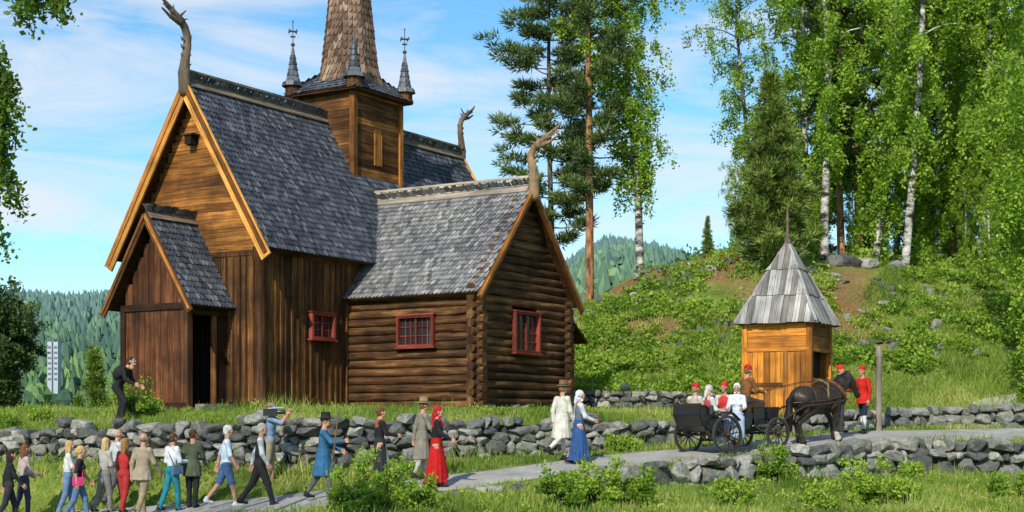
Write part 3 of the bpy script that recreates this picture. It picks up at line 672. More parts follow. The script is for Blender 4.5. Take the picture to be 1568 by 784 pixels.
# ---------------------------------------------------------------- foliage
def leaves(mb,c,size,mat,rnd,aspect=.6,flat=0.):
    n=len(c); u=rng.normal(size=(n,3)); u/=np.linalg.norm(u,axis=1,keepdims=True); w=rng.normal(size=(n,3)); w[:,2]+=flat
    v=np.cross(u,w); v/=np.linalg.norm(v,axis=1,keepdims=True)+1e-6
    s=(size*(.6+.8*rng.random(n)))[:,None]; u=u*s*.5; v=v*s*.5*aspect
    V=np.stack([c-u,c-v*1.0+u*.1,c+u,c+v+u*.1],1).reshape(-1,3)
    mb.add(V,np.arange(4*n).reshape(n,4),mat,np.clip(rnd,0,1))
def birch(H,seed,spread,cs=.25,nb=46,tw=9,lf=46,size=.15,leaf='birch_leaf',bk='birch_bark',r0=.17,droop=1.):
    global rng; old=rng; rng=np.random.default_rng(seed); mb=MB()
    t=np.linspace(0,1,14); bend=rng.normal(0,.3,2); tp=np.stack([bend[0]*np.sin(t*3)+.12*np.sin(t*9+seed),bend[1]*np.sin(t*2.5)+.1*np.cos(t*8),t*H],-1); tp[:,:2]-=tp[0,:2]; tp[0,2]=-.4
    tube(mb,tp,r0*(1-t)**.8+.015,M[bk],10)
    CC=[];RR=[]
    for i in range(nb):
        f=cs+(1-cs)*((i+rng.random())/nb); base=A([np.interp(f,t,tp[:,k]) for k in range(3)]); az=i*2.4+rng.normal(0,.4)
        ln=spread*(.35+.65*math.sin(math.pi*min(1,(1-f)*1.25+.12)**.7))*(.45+.7*rng.random()); hz=A([math.cos(az),math.sin(az),0])
        s=np.linspace(0,1,6); bp=base+hz*(ln*s)[:,None]+A([0,0,1.])*(ln*(.75*s-.62*droop*s*s))[:,None]
        tube(mb,bp,r0*.32*(1-f*.6)*(1-s)+.006,M[bk if f<.5 else 'dark_bark'],5,cap=False)
        for j in range(tw):
            q=.25+.78*rng.random(); p=base+hz*ln*q+A([0,0,ln*(.75*q-.62*droop*q*q)])+A([rng.normal(0,.22),rng.normal(0,.22),0])*ln*.35
            hl=rng.uniform(.4,1.6)*droop; nl=int(lf*(.5+rng.random())); tt=rng.random(nl)**.8
            sway=rng.normal(0,.18,2)
            c=p+np.stack([sway[0]*tt+rng.normal(0,.11,nl),sway[1]*tt+rng.normal(0,.11,nl),.15-hl*tt+rng.normal(0,.08,nl)],-1)
            CC.append(c); RR.append(np.clip(.5+rng.normal(0,.22)+rng.normal(0,.14,nl),0,1))
    leaves(mb,np.concatenate(CC),size,M[leaf],np.concatenate(RR)); me=mb.obj('birch_tree_mesh',link=False); rng=old; return me
def pine(H,seed,spread,cs=.35,nb=44,cl=7,nd=60,size=.26,leaf='pine_leaf',r0=.2,cone=False,up=.15,cr=.3,bk='pine_bark'):
    global rng; old=rng; rng=np.random.default_rng(seed); mb=MB(); t=np.linspace(0,1,12)
    tp=np.stack([.18*np.sin(t*4+seed),.14*np.sin(t*3),t*H],-1); tp[:,:2]-=tp[0,:2]; tp[0,2]=-.4; tube(mb,tp,r0*(1-t)**.7+.012,M[bk],10)
    CC=[];RR=[];UU=[]
    for i in range(nb):
        f=cs+(1-cs)*((i+rng.random())/nb); base=A([np.interp(f,t,tp[:,k]) for k in range(3)]); az=i*2.4+rng.normal(0,.5)
        g_=(1-f)/(1-cs)
        ln=spread*((g_*.95+.05) if cone else (.35+.65*math.sin(math.pi*min(1,g_*.8+.1))))*(.5+.65*rng.random()); hz=A([math.cos(az),math.sin(az),0])
        s=np.linspace(0,1,5); bp=base+hz*(ln*s)[:,None]+A([0,0,1.])*(ln*(up*s*s*2-.12*s))[:,None]; tube(mb,bp,r0*.25*(1-s)*(1-f*.5)+.008,M['dark_bark'],5,cap=False)
        n_=max(2,int(cl*ln/spread*1.6)) if cone else cl
        for j in range(n_):
            q=(.15 if cone else .4)+(.87 if cone else .65)*rng.random(); p=base+hz*ln*q+A([0,0,ln*(up*q*q*2-.12*q)])+A([-hz[1],hz[0],0])*rng.normal(0,.2)*ln*.5+A([0,0,rng.normal(0,.1)])
            d=rng.normal(size=(nd,3)); d/=np.linalg.norm(d,axis=1,keepdims=True); c=p+d*A([1.25,1.25,.5])*(cr*rng.random((nd,1))**.5)
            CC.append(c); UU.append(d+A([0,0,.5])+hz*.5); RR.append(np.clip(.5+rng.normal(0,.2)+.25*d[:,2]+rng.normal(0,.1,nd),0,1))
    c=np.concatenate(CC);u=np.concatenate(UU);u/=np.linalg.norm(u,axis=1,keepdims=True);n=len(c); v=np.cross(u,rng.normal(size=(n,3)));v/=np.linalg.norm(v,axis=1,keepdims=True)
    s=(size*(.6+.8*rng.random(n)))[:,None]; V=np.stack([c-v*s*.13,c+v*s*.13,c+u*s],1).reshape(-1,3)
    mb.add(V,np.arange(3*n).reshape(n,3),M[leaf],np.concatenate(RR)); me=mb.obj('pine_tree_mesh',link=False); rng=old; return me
B1=birch(21,11,3.6,.18,tw=10); B2=birch(20,12,3.0,.2,nb=70,tw=11,droop=1.3,lf=42); B3=birch(19,13,4.0,.10,nb=56,tw=11)
P1=pine(20,21,2.7,.22,nb=84,cl=9,nd=46,r0=.14,bk='dark_bark',cr=.28); P2=pine(20,22,2.3,.2,nb=64,cl=8,nd=44,r0=.17,cr=.27); YP=pine(8,23,1.9,.04,nb=120,cl=10,nd=42,size=.24,leaf='ypine_leaf',r0=.12,cone=True,up=.4,cr=.24)
SPR=pine(9,24,2.1,.03,nb=110,cl=8,nd=36,size=.26,leaf='spruce_leaf',r0=.12,cone=True,up=-.05,cr=.28,bk='dark_bark')
def tree(name,me,px,d,s=1,lean=0,rz=None,dz=0):
    x=(px-784)/F*d; return inst(name,me,(x,d,float(gz(x,d))+dz),(0,rad(lean),U(0,6.28) if rz is None else rz),s)
tree('pine_tree',P1,850,67,.98,rz=1); tree('pine_tree',P2,903,63.5,1.0,rz=2)
tree('birch_tree',B2,980,64,.93,lean=-4,rz=0.)
tree('young_pine_tree',YP,1180,60,.95)
for px,d,me,s,l in ((1262,63,B1,1,0),(1335,64,B3,1,-1),(1385,62,B1,.95,4),(1440,66,B3,.95,0),(1500,64,B2,1,2),(1545,69,B3,1,0),(1225,70,B3,.9,-2),(1290,73,B1,1,0),(1150,71,B1,.78,-3),(1600,60,B3,.9,0),(1680,66,B1,1,0),(1470,78,B3,1,0),(1370,80,B1,1,0),(1560,84,B3,1,0),(1130,66,B3,.22,0),(1300,66,B3,.24,0),(1420,67,B3,.28,3),(1520,63,B3,.3,0),(1235,67,B3,.2,0),(1355,69,B3,.3,0),(1470,66,B3,.22,0)):
    tree('birch_tree',me,px,d,s,l)
for px,d,s in ((1318,68,1),(1290,66,.9),(1420,71,1),(1510,74,1.1),(1250,78,.9),(1460,72,.9)): tree('pine_tree',P2,px,d,s)
for px,d,s in ((1085,64,.2),(1250,78,.8),(1320,82,.95),(1400,84,1),(1480,84,1.),(1560,78,1),(1640,70,1),(1450,90,1.1)): tree('spruce_tree',SPR,px,d,s)
tree('birch_tree',birch(12.5,31,2.7,.04,nb=60,tw=12,lf=52,size=.13,r0=.13),1590,52,1)
for px,d,s in ((140,62,.66),(118,66,.52),(165,68,.50),(100,72,.42),(182,74,.7),(150,80,.55)):
    tree('spruce_tree',SPR,px,d,s)
DM=birch(3.6,41,2.0,.06,nb=64,tw=12,lf=46,size=.13,leaf='dark_leaf',bk='dark_bark',r0=.13,droop=.4)
tree('maple_tree',DM,10,50,.78); tree('maple_tree',DM,-70,50,1.0)
def strands(mb,pts):
    CC=[];RR=[]
    for (p,q) in pts:
        p=A(p,float);q=A(q,float); s=np.linspace(0,1,7)[:,None]; c=p+(q-p)*s+A([.05,0,0])*np.sin(s*7); tube(mb,c,[.01,.009,.008,.007,.006,.005,.004],M['dark_bark'],5,cap=False)
        n=int(140*np.linalg.norm(q-p)/1.2); t=rng.random((n,1)); CC.append(p+(q-p)*t+A([.05,0,0])*np.sin(t*7)+rng.normal(0,.06,(n,3))); RR.append(np.clip(.5+rng.normal(0,.22,n),0,1))
    return np.concatenate(CC),np.concatenate(RR)
def W3(px,py,d): return A([(px-784)/F*d,d,(HZ-py)*d/F])
mb=MB(); tr=A([-9.6,20.5,0]); tube(mb,[tr+A([0,0,-2.5]),tr+A([.1,0,1.5]),tr+A([.2,0,5]),tr+A([.4,0,8]),tr+A([.5,0,11])],[.2,.17,.14,.09,.03],M['birch_bark'],12)
S=[]
for hub,ends in ((W3(-60,60,20),[(8,395,20.2),(20,330,20),(12,300,19.8),(30,230,20.1),(38,190,19.9),(4,260,20.3),(28,160,20),(-20,380,20),(-40,420,20.2),(-60,350,19.7)]),(W3(-20,-60,20),[(60,30,20),(92,33,20.1),(100,12,19.9),(40,12,20.2),(80,5,20),(48,55,19.8),(20,10,20),(-40,40,20),(70,20,20),(98,38,20)])):
    tube(mb,[tr+A([.2,0,5+U(0,1)]),(tr+hub)/2+A([0,0,3.2]),hub+A([0,0,.2])],[.06,.04,.02],M['dark_bark'],6)
    for e_ in ends:
        en=W3(*e_); mid=A([en[0]+U(-.1,.02),en[1],max(en[2]+.9,hub[2]*.9+en[2]*.1) if hub[2]<5.5 else hub[2]+.1]); mid=(mid+hub)/2 if hub[2]<5.5 else mid
        S+=[(hub,mid),(mid,en)]
        for _ in range(2): S.append((mid+(en-mid)*U(.1,.6),en+A([U(-.25,.06),U(-.4,.4),U(0,.3)])))
c_,r_=strands(mb,S); leaves(mb,c_,.078,M['hang_leaf'],r_,.7)
CC=[]
for _ in range(70):
    p=tr+A([rng.normal(-1.2,1.0),rng.normal(0,1.3),U(3,11)]); CC.append(p+rng.normal(0,.35,(120,3)))
CC=np.concatenate(CC); leaves(mb,CC[CC[:,0]<-8.3],.09,M['hang_leaf'],.5)
mb.obj('overhanging_birch_tree')
n=17000; u=rng.uniform(-.62,.32,n); r=np.sqrt(rng.uniform(300**2,1620**2,n)); y=r/np.sqrt(1+u*u); x=u*y
k=~((u>.14)&(r<700))&~((np.abs(u+.2977)<.007)&(r<735)&(r>560)); x,y,r,u=x[k],y[k],r[k],u[k]; n=len(x); z=gz(x,y); h=U(10,15)*(.7+.6*rng.random(n)); w=h*(.2+.12*rng.random(n)); con=rng.random(n)<.72
th=np.linspace(0,2*np.pi,6,endpoint=False); V=np.zeros((n,20,3)); ph=rng.random(n)*6
for kk in range(6):
    cx,sy=np.cos(th[kk]+ph),np.sin(th[kk]+ph); j=1+.3*rng.random(n)
    for lay,(rr,zz) in enumerate(((1.,.05),(.62,.42),(.3,.72))):
        rr_=np.where(con,rr,(.9,1.25,.8)[lay]); q=j*w*rr_*(.85+.3*rng.random(n)); V[:,lay*6+kk]=np.stack([x+cx*q,y+sy*q,z+h*np.where(con,zz,(.1,.45,.8)[lay])*np.where(con,1,.75)],-1)
V[:,18]=np.stack([x,y,z+h*np.where(con,1,.72)],-1); V[:,19]=np.stack([x,y,z],-1)
base=(np.arange(n)*20)[:,None]; fq=[];ft=[]
for kk in range(6):
    k2=(kk+1)%6
    for lay in (0,1): fq.append(base+A([[lay*6+kk,lay*6+k2,lay*6+6+k2,lay*6+6+kk]]))
    ft.append(base+A([[12+kk,12+k2,18]]))
m,nt,b=mk('hazed_forest_foliage',rough=.9,spec=.05); rr=attr(nt,'rnd')
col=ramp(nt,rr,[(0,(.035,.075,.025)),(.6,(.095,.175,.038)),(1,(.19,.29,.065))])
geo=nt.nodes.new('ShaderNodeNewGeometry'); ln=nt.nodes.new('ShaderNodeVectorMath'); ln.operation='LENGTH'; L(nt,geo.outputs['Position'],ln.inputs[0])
haze=ramp(nt,math_(nt,'DIVIDE',ln.outputs['Value'],1700.),[(.28,(0,0,0)),(.95,(.75,.75,.75))]); col=mixc(nt,haze,col,(.15,.25,.31)); L(nt,col,b.inputs['Base Color'])  # aerial haze painted into the leaf colour, bluer with distance
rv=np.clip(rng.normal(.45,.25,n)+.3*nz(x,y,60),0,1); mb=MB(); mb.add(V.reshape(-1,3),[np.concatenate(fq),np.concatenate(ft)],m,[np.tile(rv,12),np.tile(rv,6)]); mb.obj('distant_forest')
def ongrass(x,y):
    d=np.abs(y-Yp(x)); c,s=math.cos(rad(31.9)),math.sin(rad(31.9)); lx_=(x-O[0])*c-(y-O[1])*s; ly_=(x-O[0])*s+(y-O[1])*c
    inch=((np.abs(lx_)<2.6)&(ly_>.2)&(ly_<14))|((lx_<7.1)&(lx_>-3.4)&(ly_>4.2)&(ly_<9.6))|((np.abs(lx_)<1.3)&(ly_>-1.2)&(ly_<.5))
    return (d>1.22+.15*nz(x,y,.35))&~inch&(np.abs(y-Yw(x)-.05)>.22)
def blades(name,n,xr,yr,hh,mat,wd=.02,fn=None,lim=1.2):
    x=rng.uniform(*xr,n); y=rng.uniform(*yr,n); k=ongrass(x,y)
    if fn is not None: k&=fn(x,y)
    x,y=x[k],y[k]; n=len(x); h=hh*(.5+rng.random(n))*(1+.5*nz(x,y,1.1)); h=np.clip(h,.03,lim)
    z=gz(x,y)-.01; a=rng.random(n)*6.28; dx,dy=np.cos(a)*wd/2,np.sin(a)*wd/2; le=rng.normal(0,.35,(n,2))*h[:,None]
    V=np.stack([np.stack([x-dx,y-dy,z],-1),np.stack([x+dx,y+dy,z],-1),np.stack([x+le[:,0],y+le[:,1],z+h],-1)],1).reshape(-1,3)
    mb=MB(); mb.add(V,np.arange(3*n).reshape(n,3),mat,np.clip(.45+.36*nz(x,y,1.2)+.12*nz(x,y,.35)+rng.normal(0,.18,n),0,1)); return mb.obj(name)
blades('meadow_grass',140000,(-17,19),(29,50),.13,M['grass'],.028)
blades('wall_top_grass',26000,(-17,19),(36,47),.24,M['grass'],.025,lambda x,y:(y>Yw(x)+.15)&(y<Yw(x)+1.3))
blades('tall_grass',26000,(-14,18),(28,44),.34,M['grass'],.03,lambda x,y:(((nz(x+4,y,1.0)>.45)&(np.abs(y-Yp(x))>2.4))|((y<Yw(x)-.15)&(y>Yw(x)-.7))),.6)
blades('slope_grass',90000,(2,24),(50,64),.2,M['grass'],.04,lambda x,y:(nz(x*1.1,y,1.6)>-.1)&(rng.random(len(x))>bare(x,y)*.9))
def shrub(mb,c,r,n,size,h=1.,mat='bush_leaf',base=.5):
    d=rng.normal(size=(n,3)); d/=np.linalg.norm(d,axis=1,keepdims=True); q=d*rng.random((n,1))**.35; q[:,2]=np.abs(q[:,2])
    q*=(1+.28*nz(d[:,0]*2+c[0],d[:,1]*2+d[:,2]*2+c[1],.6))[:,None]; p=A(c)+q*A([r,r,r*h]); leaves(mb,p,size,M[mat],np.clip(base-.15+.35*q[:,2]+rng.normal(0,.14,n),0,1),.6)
def shrubat(name,lst,size=.085,mat='bush_leaf'):
    for (px,d,r,h) in lst:
        mb=MB(); x=(px-784)/F*d; z=float(gz(x,d)); bs=U(.35,.75)
        for k in range(9):
            o1,o2=U(-.75,.75)*r,U(-.6,.6)*r; rr=r*U(.28,.5); shrub(mb,(x+o1,d+o2,z+U(0,.55)*r*h),rr,int(1500*rr*rr/.2)+120,size,h*U(.7,1.2),mat,bs+U(-.12,.12))
        for k in range(14):
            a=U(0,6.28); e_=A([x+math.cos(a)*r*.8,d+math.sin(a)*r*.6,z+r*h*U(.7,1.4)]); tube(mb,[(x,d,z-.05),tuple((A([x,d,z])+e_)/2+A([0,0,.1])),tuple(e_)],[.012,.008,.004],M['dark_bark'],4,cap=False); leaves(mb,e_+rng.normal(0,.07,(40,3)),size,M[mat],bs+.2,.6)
        mb.obj(name)
shrubat('leafy_shrub',[(590,30.2,.66,1.25),(548,29.7,.55,1.1),(636,30.2,.42,1.0),(862,30.0,.48,1.15),(912,30.4,.6,1.1),(965,30.8,.5,1.05),(1182,36.9,.38,1.7),(1205,37.2,.26,1.4),(1125,31.6,.42,.9),(1325,33.0,.55,1.2),(1385,32.8,.4,1.),(1545,35.0,.42,.8),(1395,39.0,.24,1.0),(1250,31.5,.42,.9)],.08)
shrubat('wall_shrub',[(208,40.6,.5,1.3),(945,38.6,.24,1.1),(965,38.9,.24,.9),(230,40.7,.3,.8),(15,41,.3,.8),(60,41.5,.25,.8)],.07)
mb=MB(); n=1700; x=rng.uniform(-15,18,n); y=rng.uniform(29,47,n); k=ongrass(x,y)&(np.abs(y-Yp(x))>1.5)&((nz(x+2,y,1.1)+rng.normal(0,.4,n)>.1)|(y<Yw(x))&(y>Yw(x)-.9)|((y<Yp(x)-2.1)&(rng.random(n)<.5))); 
for xx,yy in zip(x[k],y[k]):
    r=U(.08,.24); shrub(mb,(xx,yy,float(gz(xx,yy))-.03),r,int(60*r/.15),.065,U(.7,1.5),'weed_leaf',U(.15,.75))
mb.obj('meadow_weeds')
mb=MB(); n=1600; x=rng.uniform(1.6,26,n); y=Y0(x)+rng.random(n)*12.5-.2
k=(nz(x,y,2.0)+.25*rng.normal(size=n)+np.where(y<Y0(x)+3.5,.6,0)+sm((x-12)/6)*.5>-.05)&(rng.random(n)>bare(x,y)*.78); x,y=x[k],y[k]
lawn=(x>11.0)&(y<53.8+(x-12)*.3); x,y=x[~lawn],y[~lawn]
for xx,yy in zip(x,y):
    r=U(.2,.58); shrub(mb,(xx,yy,float(gz(xx,yy))-.05),r,int(110*r/.4),.14,U(.6,1.3),'bush_leaf',U(.2,.78))
mb.obj('hillside_undergrowth')
mb=MB()
for _ in range(24):
    px=U(880,1300); d=U(56,61); x=(px-784)/F*d; r=U(.35,.75); shrub(mb,(x,d,float(gz(x,d))-.05),r,int(300*r),.14,U(.9,1.6),'bush_leaf',U(.35,.8))
for _ in range(60):
    x=U(8,24); d=U(63,76); r=U(.6,1.2); shrub(mb,(x,d,float(gz(x,d))-.05),r,int(260*r),.2,U(.9,1.7),'bush_leaf',U(.25,.75))
mb.obj('hilltop_bushes')
# ---------------------------------------------------------------- people
def make_hand(curl):
    pr=[];ys=[.033,.011,-.011,-.031]; Ls=[(.042,.026,.02),(.047,.03,.022),(.043,.028,.02),(.034,.021,.018)]
    for y_,Lg in zip(ys,Ls):
        p=A([0,y_,-.088]); pr.append(cap((0,y_*.7,-.005),p,.015,.0135,0)); a=.15
        for l_,r_ in zip(Lg,(.0098,.009,.0082)):
            a+=curl; q=p+A([-math.sin(a)*l_,0,-math.cos(a)*l_]); pr.append(cap(p,q,r_,r_*.93,0)); p=q
    pr+=[cap((0,.018,-.02),(-.012,.052,-.052),.016,.012,0),cap((-.012,.052,-.052),(-.022,.06,-.085),.0115,.009,0),cap((0,0,.02),(0,0,-.02),.028,.026,0)]
    return sdf(pr,.0042,.006)
HND={'relax':make_hand(.3),'grip':make_hand(1.05)}
HC={}
def head(hair,hat):
    if (hair,hat) in HC: return HC[(hair,hat)]
    p=[ell((0,-.012,.02),(.074,.094,.103),0),ell((0,.022,-.055),(.054,.068,.066),0),cap((0,.088,.012),(0,.106,-.022),.008,.0135,0),
       cap((-.045,.079,.03),(.045,.079,.03),.011,.011,0),ell((0,.075,-.095),(.026,.02,.018),0),ell((.04,.06,-.02),(.026,.03,.026),0),ell((-.04,.06,-.02),(.026,.03,.026),0),
       cap((0,-.02,-.06),(0,-.03,-.15),.052,.056,0)]
    for s in (-1,1): p+=[ell((s*.076,-.005,-.005),(.012,.02,.032),0),ell((s*.03,.084,.008),(.013,.009,.007),2,None,.003),cap((s*.018,.088,.024),(s*.045,.08,.026),.004,.004,1,.003)]
    p+=[cap((-.02,.086,-.056),(.02,.086,-.056),.007,.007,3,.002)]
    if hair in('short','long','bun','pony'): p+=[ell((0,-.024,.04),(.082,.098,.096),1),ell((0,-.05,-.01),(.079,.07,.085),1)]
    if hair=='bald': p+=[ell((0,-.045,-.01),(.08,.075,.06),1)]
    if hair=='long': p+=[ell((0,-.075,-.1),(.085,.05,.13),1),ell((.065,-.02,-.08),(.025,.045,.11),1),ell((-.065,-.02,-.08),(.025,.045,.11),1),ell((0,-.085,-.2),(.07,.035,.09),1)]
    if hair=='bun': p+=[ell((0,-.12,.03),(.042,.042,.042),1)]
    if hair=='pony': p+=[cap((0,-.11,.04),(0,-.15,-.12),.03,.015,1)]
    if hair=='beard': p+=[ell((0,-.024,.04),(.082,.098,.096),1),ell((0,.05,-.095),(.05,.045,.055),1)]
    if hat=='brim': p+=[fr((0,-.01,.055),(0,-.01,.075),(.155,.17),(.15,.165),4),fr((0,-.01,.06),(0,-.015,.2),(.092,.105),(.085,.095),4),fr((0,-.01,.075),(0,-.01,.1),(.096,.109),(.095,.108),5)]
    if hat=='cap': p+=[ell((0,-.02,.07),(.09,.103,.085),4),cap((0,-.05,.12),(.03,-.13,.1),.05,.025,4)]
    if hat=='scarf': p+=[ell((0,-.034,.04),(.092,.105,.108),4),ell((0,-.05,-.06),(.078,.07,.07),4),cap((0,-.1,-.05),(0,-.14,-.18),.06,.03,4),cap((-.05,.02,-.115),(.05,.02,-.115),.028,.028,4)]
    HC[(hair,hat)]=sdf(p,.0085,.012); return HC[(hair,hat)]
def person(name,px=None,d=None,hd=20,H=1.72,sex='m',legs=(24,6,-22,14),arms=((-18,8,12),(20,8,20)),lean=3,top=(.3,.3,.3),sleeve='long',bottom=(.1,.1,.12),kind='pants',
           hem=.1,coat=None,coathem=.55,shoe=(.03,.025,.02),hair='short',hairc=(.12,.07,.035),hat=None,hatc=(.05,.04,.03),bandc=(.03,.02,.02),headyaw=0,headpitch=0,loc=None,seat=None,grip=(0,0),apron=None,collar=None,vest=None,bag=None,stock=None,fat=1.):
    s=H/1.75; f=(sex=='f'); lab={}; mats=[]
    if seat is None: legs=(legs[0]*.72,legs[1]+2,legs[2]*.66,legs[3]+4)
    def lb(c):
        m_=c if not isinstance(c,tuple) else cloth(c)
        if m_.name not in lab: lab[m_.name]=len(mats); mats.append(m_)
        return lab[m_.name]
    SK,TOP,BOT,SH=lb(M['skin']),lb(top),lb(bottom),lb(shoe); VS=lb(vest) if vest else TOP; CT=lb(coat) if coat else None; ST=lb(stock) if stock else SK
    hipx=.09; shx=.165 if f else .19; feet=[];pr=[]; hips=[];ks=[];ans=[]
    for i,sx in enumerate((-1,1)):
        a,b_=rad(legs[2*i]),rad(legs[2*i+1]); hp=A([sx*hipx,0,-.03]); spread=.12 if seat is not None else .02
        kn=hp+.43*A([sx*spread*.6,math.sin(a),-math.cos(a)]); an=kn+.42*A([0,math.sin(a-b_),-math.cos(a-b_)]); hips.append(hp);ks.append(kn);ans.append(an)
    low=min(a[2] for a in ans)-.075
    if seat is not None: low=-.10
    sh=A([0,0,-low]); 
    for i,sx in enumerate((-1,1)):
        hp,kn,an=hips[i]+sh,ks[i]+sh,ans[i]+sh; lift=max(0,min(1,(an[2]-.08)/.25)) if seat is None else 0; tp=A([sx*.03,.155*(1-.4*lift),-.045-.10*lift])
        e=.012 if kind=='pants' else 0
        pr+=[cap(hp,kn,(.088+e)*fat,.06+e,BOT if kind in('pants','shorts','breeches') else ST)]
        if kind=='shorts': mid=kn+(hp-kn)*.12; pr+=[cap(hp,mid,.1*fat,.082,BOT)]; pr[-2]=cap(mid,kn,.062,.055,SK,.004); pr+=[cap(kn,an,.056,.036,SK)]
        elif kind=='pants': pr+=[cap(kn,an+A([0,0,-.02]),.066,.056,BOT)]
        else: pr+=[cap(kn,kn+(an-kn)*.4,.057,.055,ST),cap(kn+(an-kn)*.4,an,.055,.036,ST)]
        pr+=[cap(an+A([0,-.035,-.035]),an+tp,.042,.034,SH),cap(an+A([0,0,.02]),an+A([0,0,-.03]),.045,.045,SH)]
    ln=rad(lean); R=A(Matrix.Rotation(-ln,3,'X')); P0=sh
    def tq(x,y,z): return P0+R@A([x,y,z])
    pr+=[ell(tq(0,0,0),(.165*fat,.12*fat,.12),TOP if kind!='pants' else BOT,R),ell(tq(0,0,.17),((.125 if f else .145)*fat,.105*fat,.17),VS,R),ell(tq(0,0,.34),(.155 if f else .18,.115,.19),VS,R),
         cap(tq(-shx+.02,-.01,.475),tq(shx-.02,-.01,.475),.062,.062,TOP),cap(tq(0,-.01,.5),tq(0,.01,.6),.06,.052,SK)]
    if f: pr+=[ell(tq(.07,.085,.33),(.065,.055,.065),VS,R),ell(tq(-.07,.085,.33),(.065,.055,.065),VS,R)]
    if collar: pr+=[cap(tq(-.1,.02,.5),tq(.1,.02,.5),.065,.065,lb(collar),.012),ell(tq(0,.07,.44),(.09,.07,.09),lb(collar),R,.01),ell(tq(0,-.06,.44),(.11,.07,.11),lb(collar),R,.01)]
    HD=[]
    for i,sx in enumerate((-1,1)):
        a,ab,e_=[rad(q) for q in arms[i]]; s0=tq(sx*shx,-.01,.475); ds=A([sx*math.sin(ab),math.sin(a)*math.cos(ab),-math.cos(a)*math.cos(ab)]); el=s0+.285*ds
        df=unit(A([sx*math.sin(ab)*.6-sx*.25*math.sin(e_),math.sin(a+e_),-math.cos(a+e_)])); wr=el+.245*df
        g=.01 if sleeve=='long' else .004
        pr+=[cap(s0,el,.056+g,.045+g,TOP),cap(el,wr,.043+(g if sleeve=='long' else -.001),.03+(g if sleeve=='long' else 0),TOP if sleeve=='long' else SK,0 if sleeve=='long' else .004)]
        HD.append((wr,df,sx,grip[i]))
    if CT is not None:
        pr+=[fr(P0+A([0,-.01,coathem-P0[2]]) ,tq(0,0,.12),(.215*fat,.205*fat),(.155*fat,.125*fat),CT,.04,.008)]
    if kind=='skirt':
        r=.25 if hem<.25 else .23
        pr+=[fr(A([0,(ks[0][1]+ks[1][1])*.3,hem]),tq(0,0,.12),(r,r*.95+.02),(.14,.11),BOT,.07,.008)]
        if apron: pr+=[fr(A([0,.045,hem+.1]),tq(0,.012,.1),(r*.72,r*.98),(.1,.11),lb(apron),.03,.012)]
    if seat is not None and f: 
        for i in range(2): pr+=[cap(hips[i]+sh,ks[i]+sh,.12,.11,BOT,.01),cap(ks[i]+sh,ans[i]+sh,.12,.13,BOT,.01)]
    mb=MB(); add_sdf(mb,sdf(pr,.016,.03),mats)
    Hm=[M['skin'],cloth(hairc),M['eye'],M['lips'],cloth(hatc),cloth(bandc)]
    Rh=A(Matrix.Rotation(rad(headyaw),3,'Z')@Matrix.Rotation(-rad(headpitch+lean*.4),3,'X')); add_sdf(mb,head(hair,hat),Hm,Rh,tq(0,.02,.72))
    for wr,df,sx,gp in HD:
        zz=-df; yy=A([0,1,0.]) if abs(df[1])<.8 else A([0,0,1.]); yy=unit(yy-zz*(yy@zz)); xx=np.cross(yy,zz); Rm=np.stack([xx*sx,yy,zz],1)*1.0
        add_sdf(mb,HND['grip' if gp else 'relax'],[M['skin']],Rm,wr+df*.005)
    if bag:
        bc=cloth(bag); b0=tq(.2,.0,.0); box(mb,b0,(0,.13,0),(0,0,.1),(.04,0,0),bc); tube(mb,[b0+A([0,.1,.1]),tq(.03,.09,.4),tq(-.08,.0,.53),tq(.0,-.11,.4),b0+A([0,-.1,.1])],.012,bc,6)
    x,y=((px-784)/F*d,d) if loc is None else loc[:2]; z=float(gz(x,y))+.012 if loc is None else loc[2]
    o=mb.obj(name,None,(x,y,z),(0,0,rad(hd-90))); o.scale=(s,s,s); return o
W_=(.62,.62,.6)
def PP(n,**k): 
    try: return person(n,**k)
    except Exception as ex: import traceback; traceback.print_exc()
PP('walking_woman',px=14,d=35.6,hd=25,H=1.68,sex='f',top=(.02,.02,.022),hairc=(.03,.018,.012),hair='long',bottom=(.03,.03,.035))
PP('walking_woman',px=36,d=36.3,hd=40,H=1.7,sex='f',top=(.45,.36,.33),hairc=(.16,.07,.03),hair='long',bottom=(.04,.05,.09),arms=((-5,10,70),(10,8,60)),legs=(-12,10,14,5))
PP('walking_woman',px=104,d=36.0,hd=15,H=1.7,sex='f',top=W_,hairc=(.45,.30,.13),hair='long',bottom=(.12,.2,.34),sleeve='short',legs=(14,5,-12,10))
PP('walking_woman',px=121,d=34.9,hd=10,H=1.66,sex='f',top=(.025,.025,.03),hairc=(.5,.33,.14),hair='pony',bottom=(.10,.17,.30),bag=(.55,.04,.16),sleeve='short',arms=((10,8,30),(-14,9,18)))
PP('walking_woman',px=160,d=35.6,hd=50,H=1.7,sex='f',top=(.4,.38,.35),hairc=(.5,.36,.17),hair='long',bottom=(.2,.19,.18),arms=((15,8,60),(5,8,40)),legs=(-14,12,16,5))
PP('walking_woman',px=190,d=35.2,hd=60,H=1.66,sex='f',top=(.05,.015,.015),hairc=(.28,.14,.05),hair='long',bottom=(.35,.03,.03),vest=(.45,.03,.03),legs=(12,5,-10,10),arms=((-8,8,20),(10,8,40)))
PP('walking_man',px=178,d=36.8,hd=35,H=1.76,top=(.5,.5,.5),hairc=(.35,.3,.25),hair='bald')
PP('walking_man',px=218,d=34.2,hd=60,H=1.82,top=(.32,.26,.19),hairc=(.22,.17,.12),hair='bald',bottom=(.30,.23,.14),coat=(.32,.26,.19),coathem=.78,arms=((-15,10,15),(18,10,25)),legs=(18,5,-16,12),fat=1.12)
